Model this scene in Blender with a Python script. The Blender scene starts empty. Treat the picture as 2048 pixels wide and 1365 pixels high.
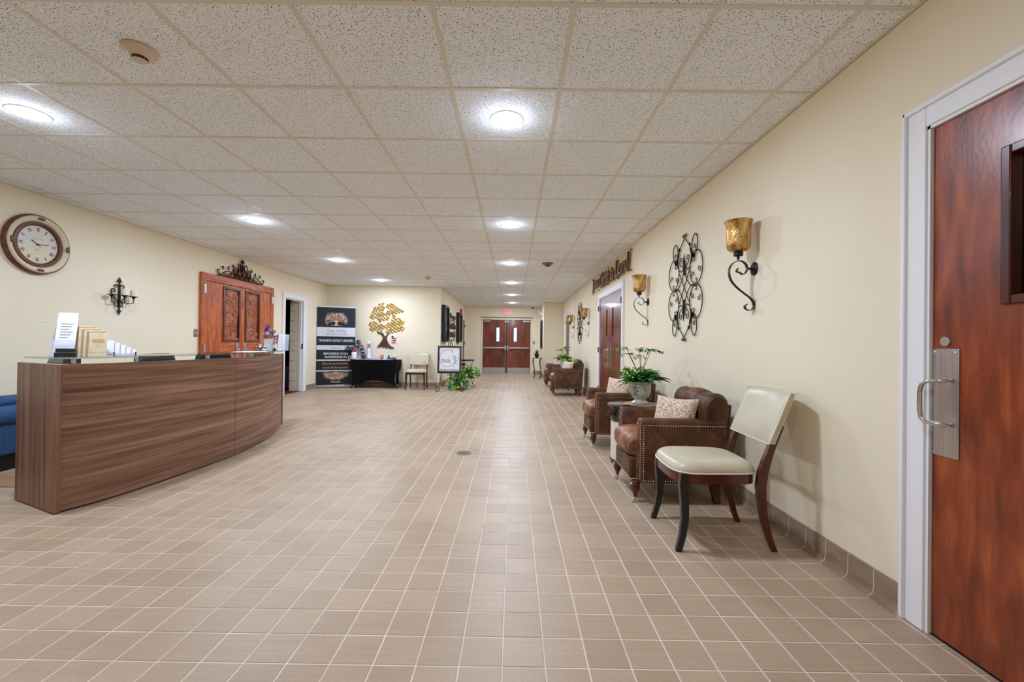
import bpy, math, random
import numpy as np
from mathutils import Vector, Matrix
from math import pi, sin, cos, radians as rad, sqrt
random.seed(7)
S = bpy.context.scene
C = S.collection
# ---------------------------------------------------------------- camera
EYE = 1.139
cam = bpy.data.objects.new('camera', bpy.data.cameras.new('camera'))
C.objects.link(cam); S.camera = cam
cam.data.sensor_width = 36.0; cam.data.sensor_fit = 'HORIZONTAL'
cam.data.lens = 856.5 / 2048 * 36.0
cam.data.clip_start = 0.02; cam.data.clip_end = 100
def _rot(a, ax): return Matrix.Rotation(a, 3, ax)
_M = _rot(0.0037, 'Z') @ _rot(0.007, 'X') @ _rot(-0.0135, 'Y')      # columns: right, forward, up
_r, _f, _u = _M.col[0], _M.col[1], _M.col[2]
cam.matrix_world = Matrix(((_r[0], _u[0], -_f[0], 0), (_r[1], _u[1], -_f[1], 0), (_r[2], _u[2], -_f[2], EYE), (0, 0, 0, 1)))
# ---------------------------------------------------------------- view, world
S.view_settings.view_transform = 'Standard'; S.view_settings.look = 'None'
S.view_settings.gamma = 1.0; S.view_settings.use_curve_mapping = False
S.view_settings.exposure = 0.34
LAMP_W = 22.5; LAMP_COL = (0.84, 0.99, 1.24)
w = bpy.data.worlds.new('world'); S.world = w; w.use_nodes = True
w.node_tree.nodes['Background'].inputs[0].default_value = (0.8, 0.85, 1.0, 1)
w.node_tree.nodes['Background'].inputs[1].default_value = 0.3
S.cycles.max_bounces = 14; S.cycles.diffuse_bounces = 12; S.cycles.transparent_max_bounces = 8
S.cycles.sample_clamp_indirect = 30.0; S.cycles.use_denoising = True

# ---------------------------------------------------------------- materials
def lin(c):
    return tuple(((v/255)/12.92 if v/255 <= .04045 else ((v/255+.055)/1.055)**2.4) for v in c) + (1.0,)
MATS = {}
def mat(name, c1, rough=.5, metal=0., c2=None, scale=(8, 8, 8), detail=4., lo=.35, hi=.65, bump=0., bscale=None, coat=0., spec=.5,
        world=False, emit=0., dist=0., alpha=1., trans=0., ior=1.45, noise='noise', c3=None, sheen=0., bdist=.002):
    if name in MATS: return MATS[name]
    m = bpy.data.materials.new(name); m.use_nodes = True; nt = m.node_tree; N = nt.nodes; L = nt.links
    b = N['Principled BSDF']; b.inputs['Base Color'].default_value = lin(c1)
    b.inputs['Roughness'].default_value = rough; b.inputs['Metallic'].default_value = metal
    b.inputs['Specular IOR Level'].default_value = spec; b.inputs['Coat Weight'].default_value = coat
    b.inputs['Coat Roughness'].default_value = .08; b.inputs['Transmission Weight'].default_value = trans
    b.inputs['IOR'].default_value = ior; b.inputs['Alpha'].default_value = alpha
    if sheen: b.inputs['Sheen Weight'].default_value = sheen
    if emit:
        b.inputs['Emission Color'].default_value = lin(c1); b.inputs['Emission Strength'].default_value = emit
    def coords(sc):
        mp = N.new('ShaderNodeMapping'); mp.inputs['Scale'].default_value = sc
        if world: g = N.new('ShaderNodeNewGeometry'); L.new(g.outputs['Position'], mp.inputs['Vector'])
        else: g = N.new('ShaderNodeTexCoord'); L.new(g.outputs['Object'], mp.inputs['Vector'])
        return mp.outputs[0]
    if c2 is not None:
        if noise == 'voronoi':
            n = N.new('ShaderNodeTexVoronoi'); n.inputs['Scale'].default_value = 1; out = n.outputs['Distance']
        else:
            n = N.new('ShaderNodeTexNoise'); n.inputs['Scale'].default_value = 1; n.inputs['Detail'].default_value = detail
            n.inputs['Distortion'].default_value = dist; out = n.outputs['Fac']
        L.new(coords(scale), n.inputs['Vector'])
        r = N.new('ShaderNodeValToRGB'); e = r.color_ramp.elements
        e[0].position = lo; e[0].color = lin(c1); e[1].position = hi; e[1].color = lin(c2)
        if c3 is not None:
            x = e.new((lo+hi)/2); x.color = lin(c3)
        L.new(out, r.inputs[0]); L.new(r.outputs[0], b.inputs['Base Color'])
    if bump:
        n = N.new('ShaderNodeTexNoise'); n.inputs['Scale'].default_value = 1; n.inputs['Detail'].default_value = 3
        L.new(coords(bscale or scale), n.inputs['Vector'])
        bp = N.new('ShaderNodeBump'); bp.inputs['Strength'].default_value = bump; bp.inputs['Distance'].default_value = bdist
        L.new(n.outputs['Fac'], bp.inputs['Height']); L.new(bp.outputs[0], b.inputs['Normal'])
    MATS[name] = m; return m

TS = .1524; TX = -.0251; TY = 1.517
def tile_mat():
    m = bpy.data.materials.new('quarry tile'); m.use_nodes = True; N = m.node_tree.nodes; L = m.node_tree.links
    b = N['Principled BSDF']; b.inputs['Roughness'].default_value = .4; b.inputs['Specular IOR Level'].default_value = .45
    g = N.new('ShaderNodeNewGeometry')
    mp = N.new('ShaderNodeVectorMath'); mp.operation = 'SUBTRACT'; mp.inputs[1].default_value = (TX, TY, 0); L.new(g.outputs['Position'], mp.inputs[0])
    sc = N.new('ShaderNodeVectorMath'); sc.operation = 'SCALE'; sc.inputs['Scale'].default_value = 1/TS; L.new(mp.outputs[0], sc.inputs[0])
    fl = N.new('ShaderNodeVectorMath'); fl.operation = 'FLOOR'; L.new(sc.outputs[0], fl.inputs[0])
    wn = N.new('ShaderNodeTexWhiteNoise'); wn.noise_dimensions = '2D'; L.new(fl.outputs[0], wn.inputs['Vector'])
    n1 = N.new('ShaderNodeTexNoise'); n1.inputs['Scale'].default_value = 1.3; n1.inputs['Detail'].default_value = 3; L.new(g.outputs['Position'], n1.inputs['Vector'])
    n2 = N.new('ShaderNodeTexNoise'); n2.inputs['Scale'].default_value = 160; n2.inputs['Detail'].default_value = 3; L.new(g.outputs['Position'], n2.inputs['Vector'])
    st = N.new('ShaderNodeMapping'); st.inputs['Scale'].default_value = (3, 60, 1); L.new(g.outputs['Position'], st.inputs[0])
    n3 = N.new('ShaderNodeTexNoise'); n3.inputs['Scale'].default_value = 1; L.new(st.outputs[0], n3.inputs['Vector'])
    def mul(o, k, add=None):
        x = N.new('ShaderNodeMath'); x.operation = 'MULTIPLY_ADD'; L.new(o, x.inputs[0]); x.inputs[1].default_value = k
        if add is None: x.inputs[2].default_value = 0
        else: L.new(add, x.inputs[2])
        return x.outputs[0]
    v = mul(wn.outputs['Value'], .2); v = mul(n1.outputs['Fac'], .5, v); v = mul(n2.outputs['Fac'], .5, v); v = mul(n3.outputs['Fac'], .3, v)
    r = N.new('ShaderNodeValToRGB'); e = r.color_ramp.elements
    e[0].position = .5; e[0].color = lin((162, 138, 113)); e[1].position = 1.15; e[1].color = lin((191, 167, 141))
    L.new(v, r.inputs[0]); L.new(r.outputs[0], b.inputs['Base Color'])
    rr = N.new('ShaderNodeMath'); rr.operation = 'MULTIPLY_ADD'; L.new(n1.outputs['Fac'], rr.inputs[0]); rr.inputs[1].default_value = .25; rr.inputs[2].default_value = .30
    L.new(rr.outputs[0], b.inputs['Roughness'])
    bp = N.new('ShaderNodeBump'); bp.inputs['Strength'].default_value = .25; bp.inputs['Distance'].default_value = .001
    L.new(n2.outputs['Fac'], bp.inputs['Height']); L.new(bp.outputs[0], b.inputs['Normal'])
    return m
def ceiling_mat():
    m = bpy.data.materials.new('mineral fibre'); m.use_nodes = True; N = m.node_tree.nodes; L = m.node_tree.links
    b = N['Principled BSDF']; b.inputs['Roughness'].default_value = .95; b.inputs['Specular IOR Level'].default_value = .1
    g = N.new('ShaderNodeNewGeometry')
    nd = N.new('ShaderNodeTexNoise'); nd.inputs['Scale'].default_value = 60; L.new(g.outputs['Position'], nd.inputs['Vector'])
    ad = N.new('ShaderNodeVectorMath'); ad.operation = 'MULTIPLY_ADD'; L.new(nd.outputs['Color'], ad.inputs[0]); ad.inputs[1].default_value = (.006, .006, 0); L.new(g.outputs['Position'], ad.inputs[2])
    acc = None
    for sc, rad_ in ((78, .25), (150, .21)):
        v = N.new('ShaderNodeTexVoronoi'); v.inputs['Scale'].default_value = sc; v.voronoi_dimensions = '2D'; L.new(ad.outputs[0], v.inputs['Vector'])
        sx = N.new('ShaderNodeSeparateColor'); L.new(v.outputs['Color'], sx.inputs[0])
        th = N.new('ShaderNodeMath'); th.operation = 'MULTIPLY'; L.new(sx.outputs[0], th.inputs[0]); th.inputs[1].default_value = rad_
        lt = N.new('ShaderNodeMath'); lt.operation = 'LESS_THAN'; L.new(v.outputs['Distance'], lt.inputs[0]); L.new(th.outputs[0], lt.inputs[1])
        if acc is None: acc = lt.outputs[0]
        else:
            mx = N.new('ShaderNodeMath'); mx.operation = 'MAXIMUM'; L.new(acc, mx.inputs[0]); L.new(lt.outputs[0], mx.inputs[1]); acc = mx.outputs[0]
    mx = N.new('ShaderNodeMix'); mx.data_type = 'RGBA'; L.new(acc, mx.inputs[0])
    mx.inputs[6].default_value = lin((246, 251, 255)); mx.inputs[7].default_value = lin((96, 86, 78))
    L.new(mx.outputs[2], b.inputs['Base Color'])
    bp = N.new('ShaderNodeBump'); bp.inputs['Strength'].default_value = .2; bp.inputs['Distance'].default_value = -.001; L.new(acc, bp.inputs['Height']); L.new(bp.outputs[0], b.inputs['Normal'])
    return m
TILE = tile_mat(); CEIL = ceiling_mat()
GROUT = mat('grout', (230, 216, 196), .9, c2=(212, 197, 177), scale=(5, 5, 5), world=True)
WALL = mat('wall paint', (241, 230, 204), .6, c2=(238, 226, 199), scale=(1.2, 1.2, 1.2), world=True, bump=.12, bscale=(220, 220, 220), bdist=.0006)
COVE = mat('cove tile', (136, 113, 93), .38, c2=(154, 131, 110), scale=(9, 9, 30), world=True)
WHITE = mat('white trim', (240, 241, 244), .35)
CREAMT = mat('cream trim', (232, 226, 206), .4)
TBAR = mat('ceiling grid', (222, 216, 202), .5)
LAMINATE = mat('walnut laminate horizontal', (96, 64, 48), .42, c2=(166, 126, 100), c3=(133, 96, 74), scale=(.9, .9, 34), detail=7, lo=.3, hi=.7, dist=.4)
LAMINV = mat('walnut laminate vertical', (98, 68, 52), .42, c2=(162, 124, 100), c3=(131, 95, 74), scale=(26, 26, .8), detail=7, lo=.3, hi=.7, dist=.4)
CHERRY = mat('cherry door', (108, 42, 14), .3, c2=(172, 86, 38), c3=(140, 60, 24), scale=(20, 20, 4), detail=9, lo=.3, hi=.72, dist=.35, coat=.35, bump=.22, bscale=(70, 70, 40), bdist=.002, world=True)
CHERRY.node_tree.nodes['Principled BSDF'].inputs['Coat Roughness'].default_value = .22
CHERRY2 = mat('dark cherry door', (92, 38, 20), .3, c2=(136, 64, 36), scale=(5, 5, 1.6), detail=6, dist=.5, coat=.3, world=True)
OAK = mat('red oak', (150, 66, 28), .38, c2=(203, 117, 66), c3=(178, 88, 42), scale=(16, 16, 2.2), detail=6, lo=.33, hi=.68, dist=1.6)
OAKH = mat('red oak horizontal', (150, 66, 28), .38, c2=(203, 117, 66), c3=(178, 88, 42), scale=(2.2, 16, 22), detail=6, lo=.33, hi=.68, dist=1.6)
CARVED = mat('carved wood', (128, 62, 34), .32, c2=(176, 100, 62), scale=(7, 7, 7), coat=.2)
DARKWD = mat('dark wood groove', (58, 20, 10), .4)
STEEL = mat('brushed steel', (176, 172, 168), .32, 1., c2=(200, 196, 192), scale=(120, 120, 2))
CHROME = mat('chrome', (215, 215, 218), .12, 1.)
BLACK = mat('black plastic', (18, 18, 20), .4)
GLOSSB = mat('gloss black', (12, 12, 13), .08, coat=.6)
IRON = mat('wrought iron', (34, 29, 27), .38, .5, c2=(50, 42, 38), scale=(40, 40, 40))
BRONZE = mat('bronze iron', (52, 30, 20), .45, .4)
AMBER = mat('amber mercury glass', (170, 118, 52), .12, .8, c2=(232, 196, 130), scale=(26, 26, 9), lo=.38, hi=.62, bump=1., bscale=(110, 110, 70), bdist=.005)
LEATHB = mat('brown suede leather', (58, 32, 16), .5, c2=(122, 75, 38), c3=(86, 50, 25), scale=(7, 7, 7), detail=6, lo=.3, hi=.74, dist=.8, bump=.3, bscale=(120, 120, 120), bdist=.001)
LEATHS = mat('worn tan leather', (92, 52, 28), .45, c2=(174, 116, 74), c3=(128, 78, 45), scale=(8, 8, 8), detail=6, lo=.3, hi=.72, dist=.8, bump=.3, bscale=(120, 120, 120), bdist=.001)
LEATHD = mat('dark brown leather', (50, 26, 17), .5, c2=(96, 52, 32), scale=(6, 6, 6), detail=6, lo=.36, hi=.7, bump=.2, bscale=(120, 120, 120), bdist=.001)
CREAML = mat('cream leather', (196, 186, 160), .34, c2=(206, 197, 172), scale=(4, 4, 4), bump=.12, bscale=(150, 150, 150), bdist=.001)
PIPING = mat('cream piping', (226, 218, 192), .4)
ESPR = mat('espresso wood', (26, 16, 13), .3, coat=.3)
MAHOG = mat('mahogany', (72, 26, 16), .28, c2=(98, 38, 22), scale=(12, 12, 3), coat=.3)
BRASS = mat('antique nails', (206, 186, 160), .25, 1.)
PILLOW = mat('copper brocade', (232, 216, 198), .6, c2=(166, 116, 84), c3=(216, 188, 162), scale=(38, 38, 38), detail=2, lo=.44, hi=.6, dist=3.)
TAN = mat('tan fabric', (150, 112, 72), .7)
CERAM = mat('celadon ceramic', (196, 202, 198), .2, c2=(180, 180, 170), scale=(5, 5, 5), coat=.3)
WHITEC = mat('white ceramic', (238, 238, 238), .25, coat=.2)
WICKER = mat('wicker', (150, 112, 74), .7, c2=(206, 168, 122), scale=(60, 60, 60), bump=.6, bscale=(90, 90, 90))
LEAFD = mat('dark leaf', (24, 78, 34), .4, c2=(60, 128, 48), scale=(14, 14, 14))
LEAFL = mat('bright leaf', (84, 152, 44), .45, c2=(150, 204, 84), scale=(14, 14, 14))
LEAFB = mat('blue green leaf', (20, 92, 66), .35, c2=(44, 130, 80), scale=(12, 12, 12))
LEAFP = mat('pale flower', (226, 234, 190), .6)
STEM = mat('stem', (96, 84, 50), .6)
PAPER = mat('white paper', (242, 243, 248), .6)
TANP = mat('tan brochure', (226, 202, 160), .55, c2=(238, 226, 200), scale=(20, 20, 20))
BLUEF = mat('blue fabric', (34, 66, 104), .8, c2=(48, 84, 124), scale=(60, 60, 60))
GOLD = mat('gold leaf', (140, 98, 20), .42, .5, c2=(216, 176, 84), scale=(30, 30, 30))
NAVY = mat('navy print', (16, 22, 34), .45)
SILVERB = mat('silver band', (214, 218, 226), .4)
BLKFAB = mat('black spandex', (7, 7, 9), .8, spec=.2)
RED = mat('red paint', (196, 34, 34), .4); BLUE = mat('blue paint', (28, 58, 130), .4)
WHITEP = mat('white paint', (236, 236, 236), .4)
DIAL = mat('clock dial', (206, 208, 208), .45, c2=(226, 208, 160), scale=(3.2, 3.2, 3.2), lo=.35, hi=.7)
CLKCREAM = mat('clock cream', (226, 214, 184), .4)
CLKBRN = mat('clock brown', (82, 42, 30), .4, c2=(126, 74, 56), scale=(60, 60, 60))
INK = mat('dark ink', (40, 42, 40), .5)
GREYINK = mat('grey ink', (130, 134, 138), .5); GOLDINK = mat('gold print', (214, 176, 96), .4); WHITEINK = mat('white print', (230, 232, 236), .4)
COPPERINK = mat('copper print', (206, 150, 116), .4, c2=(240, 214, 190), scale=(9, 9, 9)); TEALINK = mat('teal print', (170, 206, 200), .5)
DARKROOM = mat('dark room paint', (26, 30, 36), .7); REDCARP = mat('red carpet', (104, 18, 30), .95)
YELLW = mat('yellow green wall', (190, 184, 84), .7); OLIVE = mat('olive pews', (74, 78, 40), .6)
GREYP = mat('grey plastic', (150, 142, 150), .5); BEIGEP = mat('beige plastic', (216, 196, 172), .4)
MAUVE = mat('mauve figurine', (206, 196, 186), .5); PURP = mat('purple tinsel', (84, 44, 130), .3, .3, c2=(40, 34, 110), scale=(40, 40, 40))
GLASS = None
def glass_mat(name, tint, k=.1, rough=.02, ior=1.5):
    m = bpy.data.materials.new(name); m.use_nodes = True; N = m.node_tree.nodes; L = m.node_tree.links; N.remove(N['Principled BSDF'])
    t = N.new('ShaderNodeBsdfTransparent'); t.inputs[0].default_value = lin(tint); g = N.new('ShaderNodeBsdfGlossy'); g.inputs['Roughness'].default_value = rough
    f = N.new('ShaderNodeFresnel'); f.inputs[0].default_value = ior; mx = N.new('ShaderNodeMixShader'); ge = N.new('ShaderNodeNewGeometry'); nb = N.new('ShaderNodeMath'); nb.operation = 'SUBTRACT'; nb.inputs[0].default_value = 1; L.new(ge.outputs['Backfacing'], nb.inputs[1]); fm = N.new('ShaderNodeMath'); fm.operation = 'MULTIPLY'; L.new(f.outputs[0], fm.inputs[0]); L.new(nb.outputs[0], fm.inputs[1]); L.new(fm.outputs[0], mx.inputs[0]); L.new(t.outputs[0], mx.inputs[1]); L.new(g.outputs[0], mx.inputs[2])
    L.new(mx.outputs[0], N['Material Output'].inputs[0]); return m
GLASS = glass_mat('clear glass', (236, 246, 242)); GLASSG = glass_mat('green edge glass', (196, 226, 220), ior=1.6); DGLASS = glass_mat('door glass', (200, 205, 200))
LED = mat('led diffuser', (255, 255, 255), .5, emit=14.)

# ---------------------------------------------------------------- mesh helpers
class MB:
    def __init__(s): s.v = []; s.f = []
    def add(s, v, f):
        o = len(s.v); s.v += [tuple(p) for p in v]; s.f += [tuple(i+o for i in q) for q in f]; return s
    def box(s, x0, x1, y0, y1, z0, z1):
        return s.add([(x0,y0,z0),(x1,y0,z0),(x1,y1,z0),(x0,y1,z0),(x0,y0,z1),(x1,y0,z1),(x1,y1,z1),(x0,y1,z1)],
                     [(3,2,1,0),(4,5,6,7),(0,1,5,4),(1,2,6,5),(2,3,7,6),(3,0,4,7)])
    def tube(s, P, r, n=8, closed=False, flat=None, up=(0, 1, 0)):
        P = [Vector(p) for p in P]; m = len(P)
        R_ = r if isinstance(r, (list, tuple)) else [r]*m
        up = Vector(up); rings = []; 
        for i in range(m):
            a = P[(i-1) % m] if closed or i else P[0]; b = P[(i+1) % m] if closed or i < m-1 else P[-1]
            t = (b-a); t = t.normalized() if t.length > 1e-9 else Vector((0, 0, 1))
            u = up - t*up.dot(t)
            if u.length < 1e-3: u = Vector((1, 0, 0)) - t*t.x
            u.normalize(); wv = t.cross(u)
            ru, rw = (R_[i], R_[i]) if flat is None else (R_[i]*flat, R_[i])
            rings.append([P[i] + u*(cos(2*pi*k/n)*ru) + wv*(sin(2*pi*k/n)*rw) for k in range(n)])
        o = len(s.v)
        for g in rings: s.v += [tuple(p) for p in g]
        q = m if closed else m-1
        for i in range(q):
            j = (i+1) % m
            for k in range(n):
                k2 = (k+1) % n; s.f.append((o+i*n+k, o+j*n+k, o+j*n+k2, o+i*n+k2))
        if not closed:
            s.f.append(tuple(o+k for k in range(n))); s.f.append(tuple(o+(m-1)*n+k for k in reversed(range(n))))
        return s
    def lathe(s, prof, n=24, c=(0, 0, 0), axis='z', cap=True):
        o = len(s.v); m = len(prof)
        for r, h in prof:
            for k in range(n):
                a = 2*pi*k/n; p = (r*cos(a), r*sin(a), h)
                if axis == 'y': p = (p[0], h, p[1])      # axis along Y
                if axis == 'x': p = (h, p[0], p[1])
                s.v.append((c[0]+p[0], c[1]+p[1], c[2]+p[2]))
        for i in range(m-1):
            for k in range(n):
                k2 = (k+1) % n; s.f.append((o+i*n+k, o+i*n+k2, o+(i+1)*n+k2, o+(i+1)*n+k))
        if cap:
            s.f.append(tuple(o+k for k in reversed(range(n)))); s.f.append(tuple(o+(m-1)*n+k for k in range(n)))
        return s
    def prism(s, poly, y0, y1):          # polygon in XZ, extruded in Y
        n = len(poly); s.add([(x, y0, z) for x, z in poly]+[(x, y1, z) for x, z in poly],
              [tuple(range(n)), tuple(reversed(range(n, 2*n)))]+[((i+1) % n, i, i+n, (i+1) % n+n) for i in range(n)]); return s
    def prismz(s, poly, z0, z1):
        n = len(poly); s.add([(x, y, z0) for x, y in poly]+[(x, y, z1) for x, y in poly],
              [tuple(reversed(range(n))), tuple(range(n, 2*n))]+[(i, (i+1) % n, (i+1) % n+n, i+n) for i in range(n)]); return s
    def sell(s, c, d, e1=.4, e2=.4, nu=24, nv=12):   # superellipsoid, d half sizes
        def pw(x, e): return math.copysign(abs(x)**e, x)
        o = len(s.v)
        for j in range(nv+1):
            ph = -pi/2+pi*j/nv
            for i in range(nu):
                th = 2*pi*i/nu
                s.v.append((c[0]+d[0]*pw(cos(ph), e1)*pw(cos(th), e2), c[1]+d[1]*pw(cos(ph), e1)*pw(sin(th), e2), c[2]+d[2]*pw(sin(ph), e1)))
        for j in range(nv):
            for i in range(nu):
                i2 = (i+1) % nu; s.f.append((o+j*nu+i, o+j*nu+i2, o+(j+1)*nu+i2, o+(j+1)*nu+i))
        return s
    def grid(s, fn, nu, nv):
        o = len(s.v)
        for j in range(nv+1):
            for i in range(nu+1): s.v.append(tuple(fn(i/nu, j/nv)))
        for j in range(nv):
            for i in range(nu): a = o+j*(nu+1)+i; s.f.append((a, a+1, a+nu+2, a+nu+1))
        return s
    def xf(s, M): s.v = [tuple(M @ Vector(p)) for p in s.v]; return s
    def mesh(s, name, smooth=None):
        me = bpy.data.meshes.new(name); me.from_pydata(s.v, [], s.f); me.validate(); me.update()
        if smooth is not None:
            me.polygons.foreach_set('use_smooth', [True]*len(me.polygons)); me.set_sharp_from_angle(angle=rad(smooth))
        return me
def obj(name, mb, m, parent=None, smooth=None, loc=None, rz=0, bev=0, seg=2, sub=0, label=None, kind=None, fixn=True):
    me = mb if isinstance(mb, bpy.types.Mesh) else mb.mesh(name, smooth)
    if m is not None and not me.materials: me.materials.append(m)
    o = bpy.data.objects.new(name, me); C.objects.link(o)
    if parent is not None: o.parent = parent
    if loc is not None: o.location = loc
    if rz: o.rotation_euler = (0, 0, rz)
    if bev:
        b = o.modifiers.new('bevel', 'BEVEL'); b.width = bev; b.segments = seg; b.limit_method = 'ANGLE'; b.harden_normals = False
        me.polygons.foreach_set('use_smooth', [True]*len(me.polygons)); me.set_sharp_from_angle(angle=rad(50))
    if sub:
        b = o.modifiers.new('sub', 'SUBSURF'); b.levels = sub; b.render_levels = sub
    if label: o['label'] = label
    if kind: o['kind'] = kind
    return o
def thing(name, label, cat, loc=(0, 0, 0), rz=0, group=None):
    o = bpy.data.objects.new(name, None); C.objects.link(o); o.empty_display_size = .1
    o.location = loc; o.rotation_euler = (0, 0, rz); o['label'] = label; o['category'] = cat
    if group: o['group'] = group
    return o
def tag(o, label, cat, group=None):
    o['label'] = label; o['category'] = cat
    if group: o['group'] = group
    return o
def dup(root, loc, rz=None, label=None, group=None):
    def cp(o, par):
        c = o.copy(); C.objects.link(c)
        if par is not None: c.parent = par
        for k in list(o.children): cp(k, c)
        return c
    r = cp(root, None); r.location = loc
    if rz is not None: r.rotation_euler = (0, 0, rz)
    if label: r['label'] = label
    if group: r['group'] = group
    return r
RW, LW = -pi/2, pi/2          # facing the right wall, facing the left wall
TXT = []
def text(name, s, w, h, parent, m, c=(0, 0, 0), ext=.0015, rot=0., shear=0., bold=0., face='-y'):
    cu = bpy.data.curves.new('t', 'FONT'); cu.body = s; cu.size = 1; cu.shear = shear; cu.offset = bold; cu.extrude = .05; cu.resolution_u = 2
    o = bpy.data.objects.new('t', cu); C.objects.link(o)
    dg = bpy.context.evaluated_depsgraph_get(); e = o.evaluated_get(dg); me = bpy.data.meshes.new_from_object(e)
    V = np.array([v.co[:] for v in me.vertices]); mn, mx = V.min(0), V.max(0); ce = (mn+mx)/2; d = np.maximum(mx-mn, 1e-6)
    X = (V[:, 0]-ce[0])*w/d[0]; Z = (V[:, 1]-ce[1])*h/d[1]; Y = -(V[:, 2]-mn[2])/d[2]*ext
    cr, sr = cos(rot), sin(rot)
    X2 = X*cr-Z*sr+c[0]; Z2 = X*sr+Z*cr+c[2]; Y2 = Y+c[1]
    me.vertices.foreach_set('co', np.stack([X2, Y2, Z2], 1).ravel()); me.update()
    bpy.data.objects.remove(o); bpy.data.curves.remove(cu)
    me.materials.clear(); me.materials.append(m); me.name = name
    return obj(name, me, None, parent)
def spiral(cx, cz, r0, r1, a0, a1, n=18):
    return [(cx+(r0+(r1-r0)*i/n)*cos(a0+(a1-a0)*i/n), cz+(r0+(r1-r0)*i/n)*sin(a0+(a1-a0)*i/n)) for i in range(n+1)]
def oval(cx, cz, rx, rz_, a0=0, a1=2*pi, n=28, tilt=0):
    o = []
    for i in range(n+1):
        a = a0+(a1-a0)*i/n; x, z = rx*cos(a), rz_*sin(a); o.append((cx+x*cos(tilt)-z*sin(tilt), cz+x*sin(tilt)+z*cos(tilt)))
    return o
def bez(p0, p1, p2, p3, n=14):
    return [tuple((1-t)**3*a+3*(1-t)**2*t*b+3*(1-t)*t*t*c+t**3*d for a, b, c, d in zip(p0, p1, p2, p3)) for t in [i/n for i in range(n+1)]]
def to3(P, y): return [(x, y, z) for x, z in P]
# ================================================================= SETTING
XR, XL, YB, XC, YF, XJ, YJ, ZC, Y0 = 1.685, -4.80, 10.95, -1.88, 16.5, 1.03, 14.65, 2.578, -2.6
def struct(o, label, cat): o['kind'] = 'structure'; o['label'] = label; o['category'] = cat; return o
def wall_x(name, x0, x1, y0, y1, ops, label):
    b = MB(); y = y0
    for a, c, h in sorted(ops):
        b.box(x0, x1, y, a, 0, ZC); b.box(x0, x1, a, c, h, ZC); y = c
    b.box(x0, x1, y, y1, 0, ZC); return struct(obj(name, b, WALL), label, 'wall')
def wall_y(name, y0, y1, x0, x1, ops, label):
    b = MB(); x = x0
    for a, c, h in sorted(ops):
        b.box(x, a, y0, y1, 0, ZC); b.box(a, c, y0, y1, h, ZC); x = c
    b.box(x, x1, y0, y1, 0, ZC); return struct(obj(name, b, WALL), label, 'wall')
D1 = (.83, 1.742, 2.045); DD = (6.66, 8.41, 2.05); DR = (12.87, 13.72, 2.04); D2 = (8.95, 9.75, 2.06); DC = (15.6, 16.32, 2.04); DF = (-1.19, .645, 2.07)
wall_x('wall_right', XR, XR+.2, Y0, YJ, [D1, DD, DR], 'long cream painted wall on the right with doors and iron sconces')
wall_x('wall_left', XL-.2, XL, Y0, YB, [D2], 'cream painted wall on the left behind the reception desk')
wall_y('wall_back', YB, YB+.2, XL-.2, XC, [], 'cream wall behind the tree art and black draped table')
wall_x('wall_corridor', XC-.2, XC, YB+.2, YF, [DC], 'cream side wall of the far corridor with tall black frames')
wall_y('wall_far', YF, YF+.2, XC-.2, XJ+.2, [DF], 'shaded cream end wall around the far double doors')
wall_y('wall_alcove', YJ, YJ+.2, XJ, XR+.2, [], 'narrow cream return wall facing the camera past the far armchairs')
wall_x('wall_recess', XJ, XJ+.2, YJ+.2, YF, [], 'short cream side wall beside the far plant stand')
wall_y('wall_front', Y0-.2, Y0, XL-.2, XR+.2, [], 'plain cream wall behind the camera')
# ---- ceiling
CS = .6096; CX = .2406; CY = 1.808
ceil = struct(thing('ceiling', 'white speckled drop ceiling of square tiles in a cream metal grid', 'ceiling'), 'white speckled drop ceiling of square tiles in a cream metal grid', 'ceiling')
obj('backing', MB().box(XL-.2, XR+.2, Y0-.2, YF+.2, ZC+.06, ZC+.1), WHITE, ceil)
g = MB(); k = -8
while CX+k*CS < XR:
    x = CX+k*CS
    g.box(x-.012, x+.012, Y0 if x < XC or 1 else Y0, YB if x < XC else YF, ZC+.0035, ZC+.03); k += 1
y = CY-8*CS
while y < YF:
    g.box(XL if y < YB else XC, XR, y-.012, y+.012, ZC+.003, ZC+.029); y += CS
for a in ((XL, XL+.02, Y0, YB), (XR-.02, XR, Y0, YJ), (XL, XC, YB-.02, YB), (XC, XC+.02, YB, YF), (XC, XJ, YF-.02, YF), (XJ-.02, XJ, YJ, YF), (XJ, XR, YJ-.02, YJ)):
    g.box(*a, ZC+.002, ZC+.02)
obj('grid_bars', g, TBAR, ceil)
def ctile(x0, x1, y0, y1):
    return MB().box(x0+.004, x1-.004, y0+.004, y1-.004, ZC+.006, ZC+.02)
cm = {}
rest = MB()
for j in range(-8, 25):
    ya, yb = CY+j*CS, min(CY+(j+1)*CS, YF)
    xl = XL if ya < YB-.1 else XC
    xs = sorted([xl, XR]+[CX+i*CS for i in range(-9, 4) if xl < CX+i*CS < XR])
    for xa, xb in zip(xs, xs[1:]):
        if j < -1: b = ctile(xa, xb, max(ya, Y0), yb); rest.add(b.v, b.f); continue
        key = (round(xb-xa, 3), round(yb-ya, 3))
        if key not in cm:
            cm[key] = ctile(0, xb-xa, 0, yb-ya).mesh('ceiling_tile'); cm[key].materials.append(CEIL)
        obj('ceiling_tile', cm[key], None, ceil, loc=(xa, ya, random.uniform(-.0008, .0008)))
obj('ceiling_tiles', rest, CEIL, ceil, kind='stuff')
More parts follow.
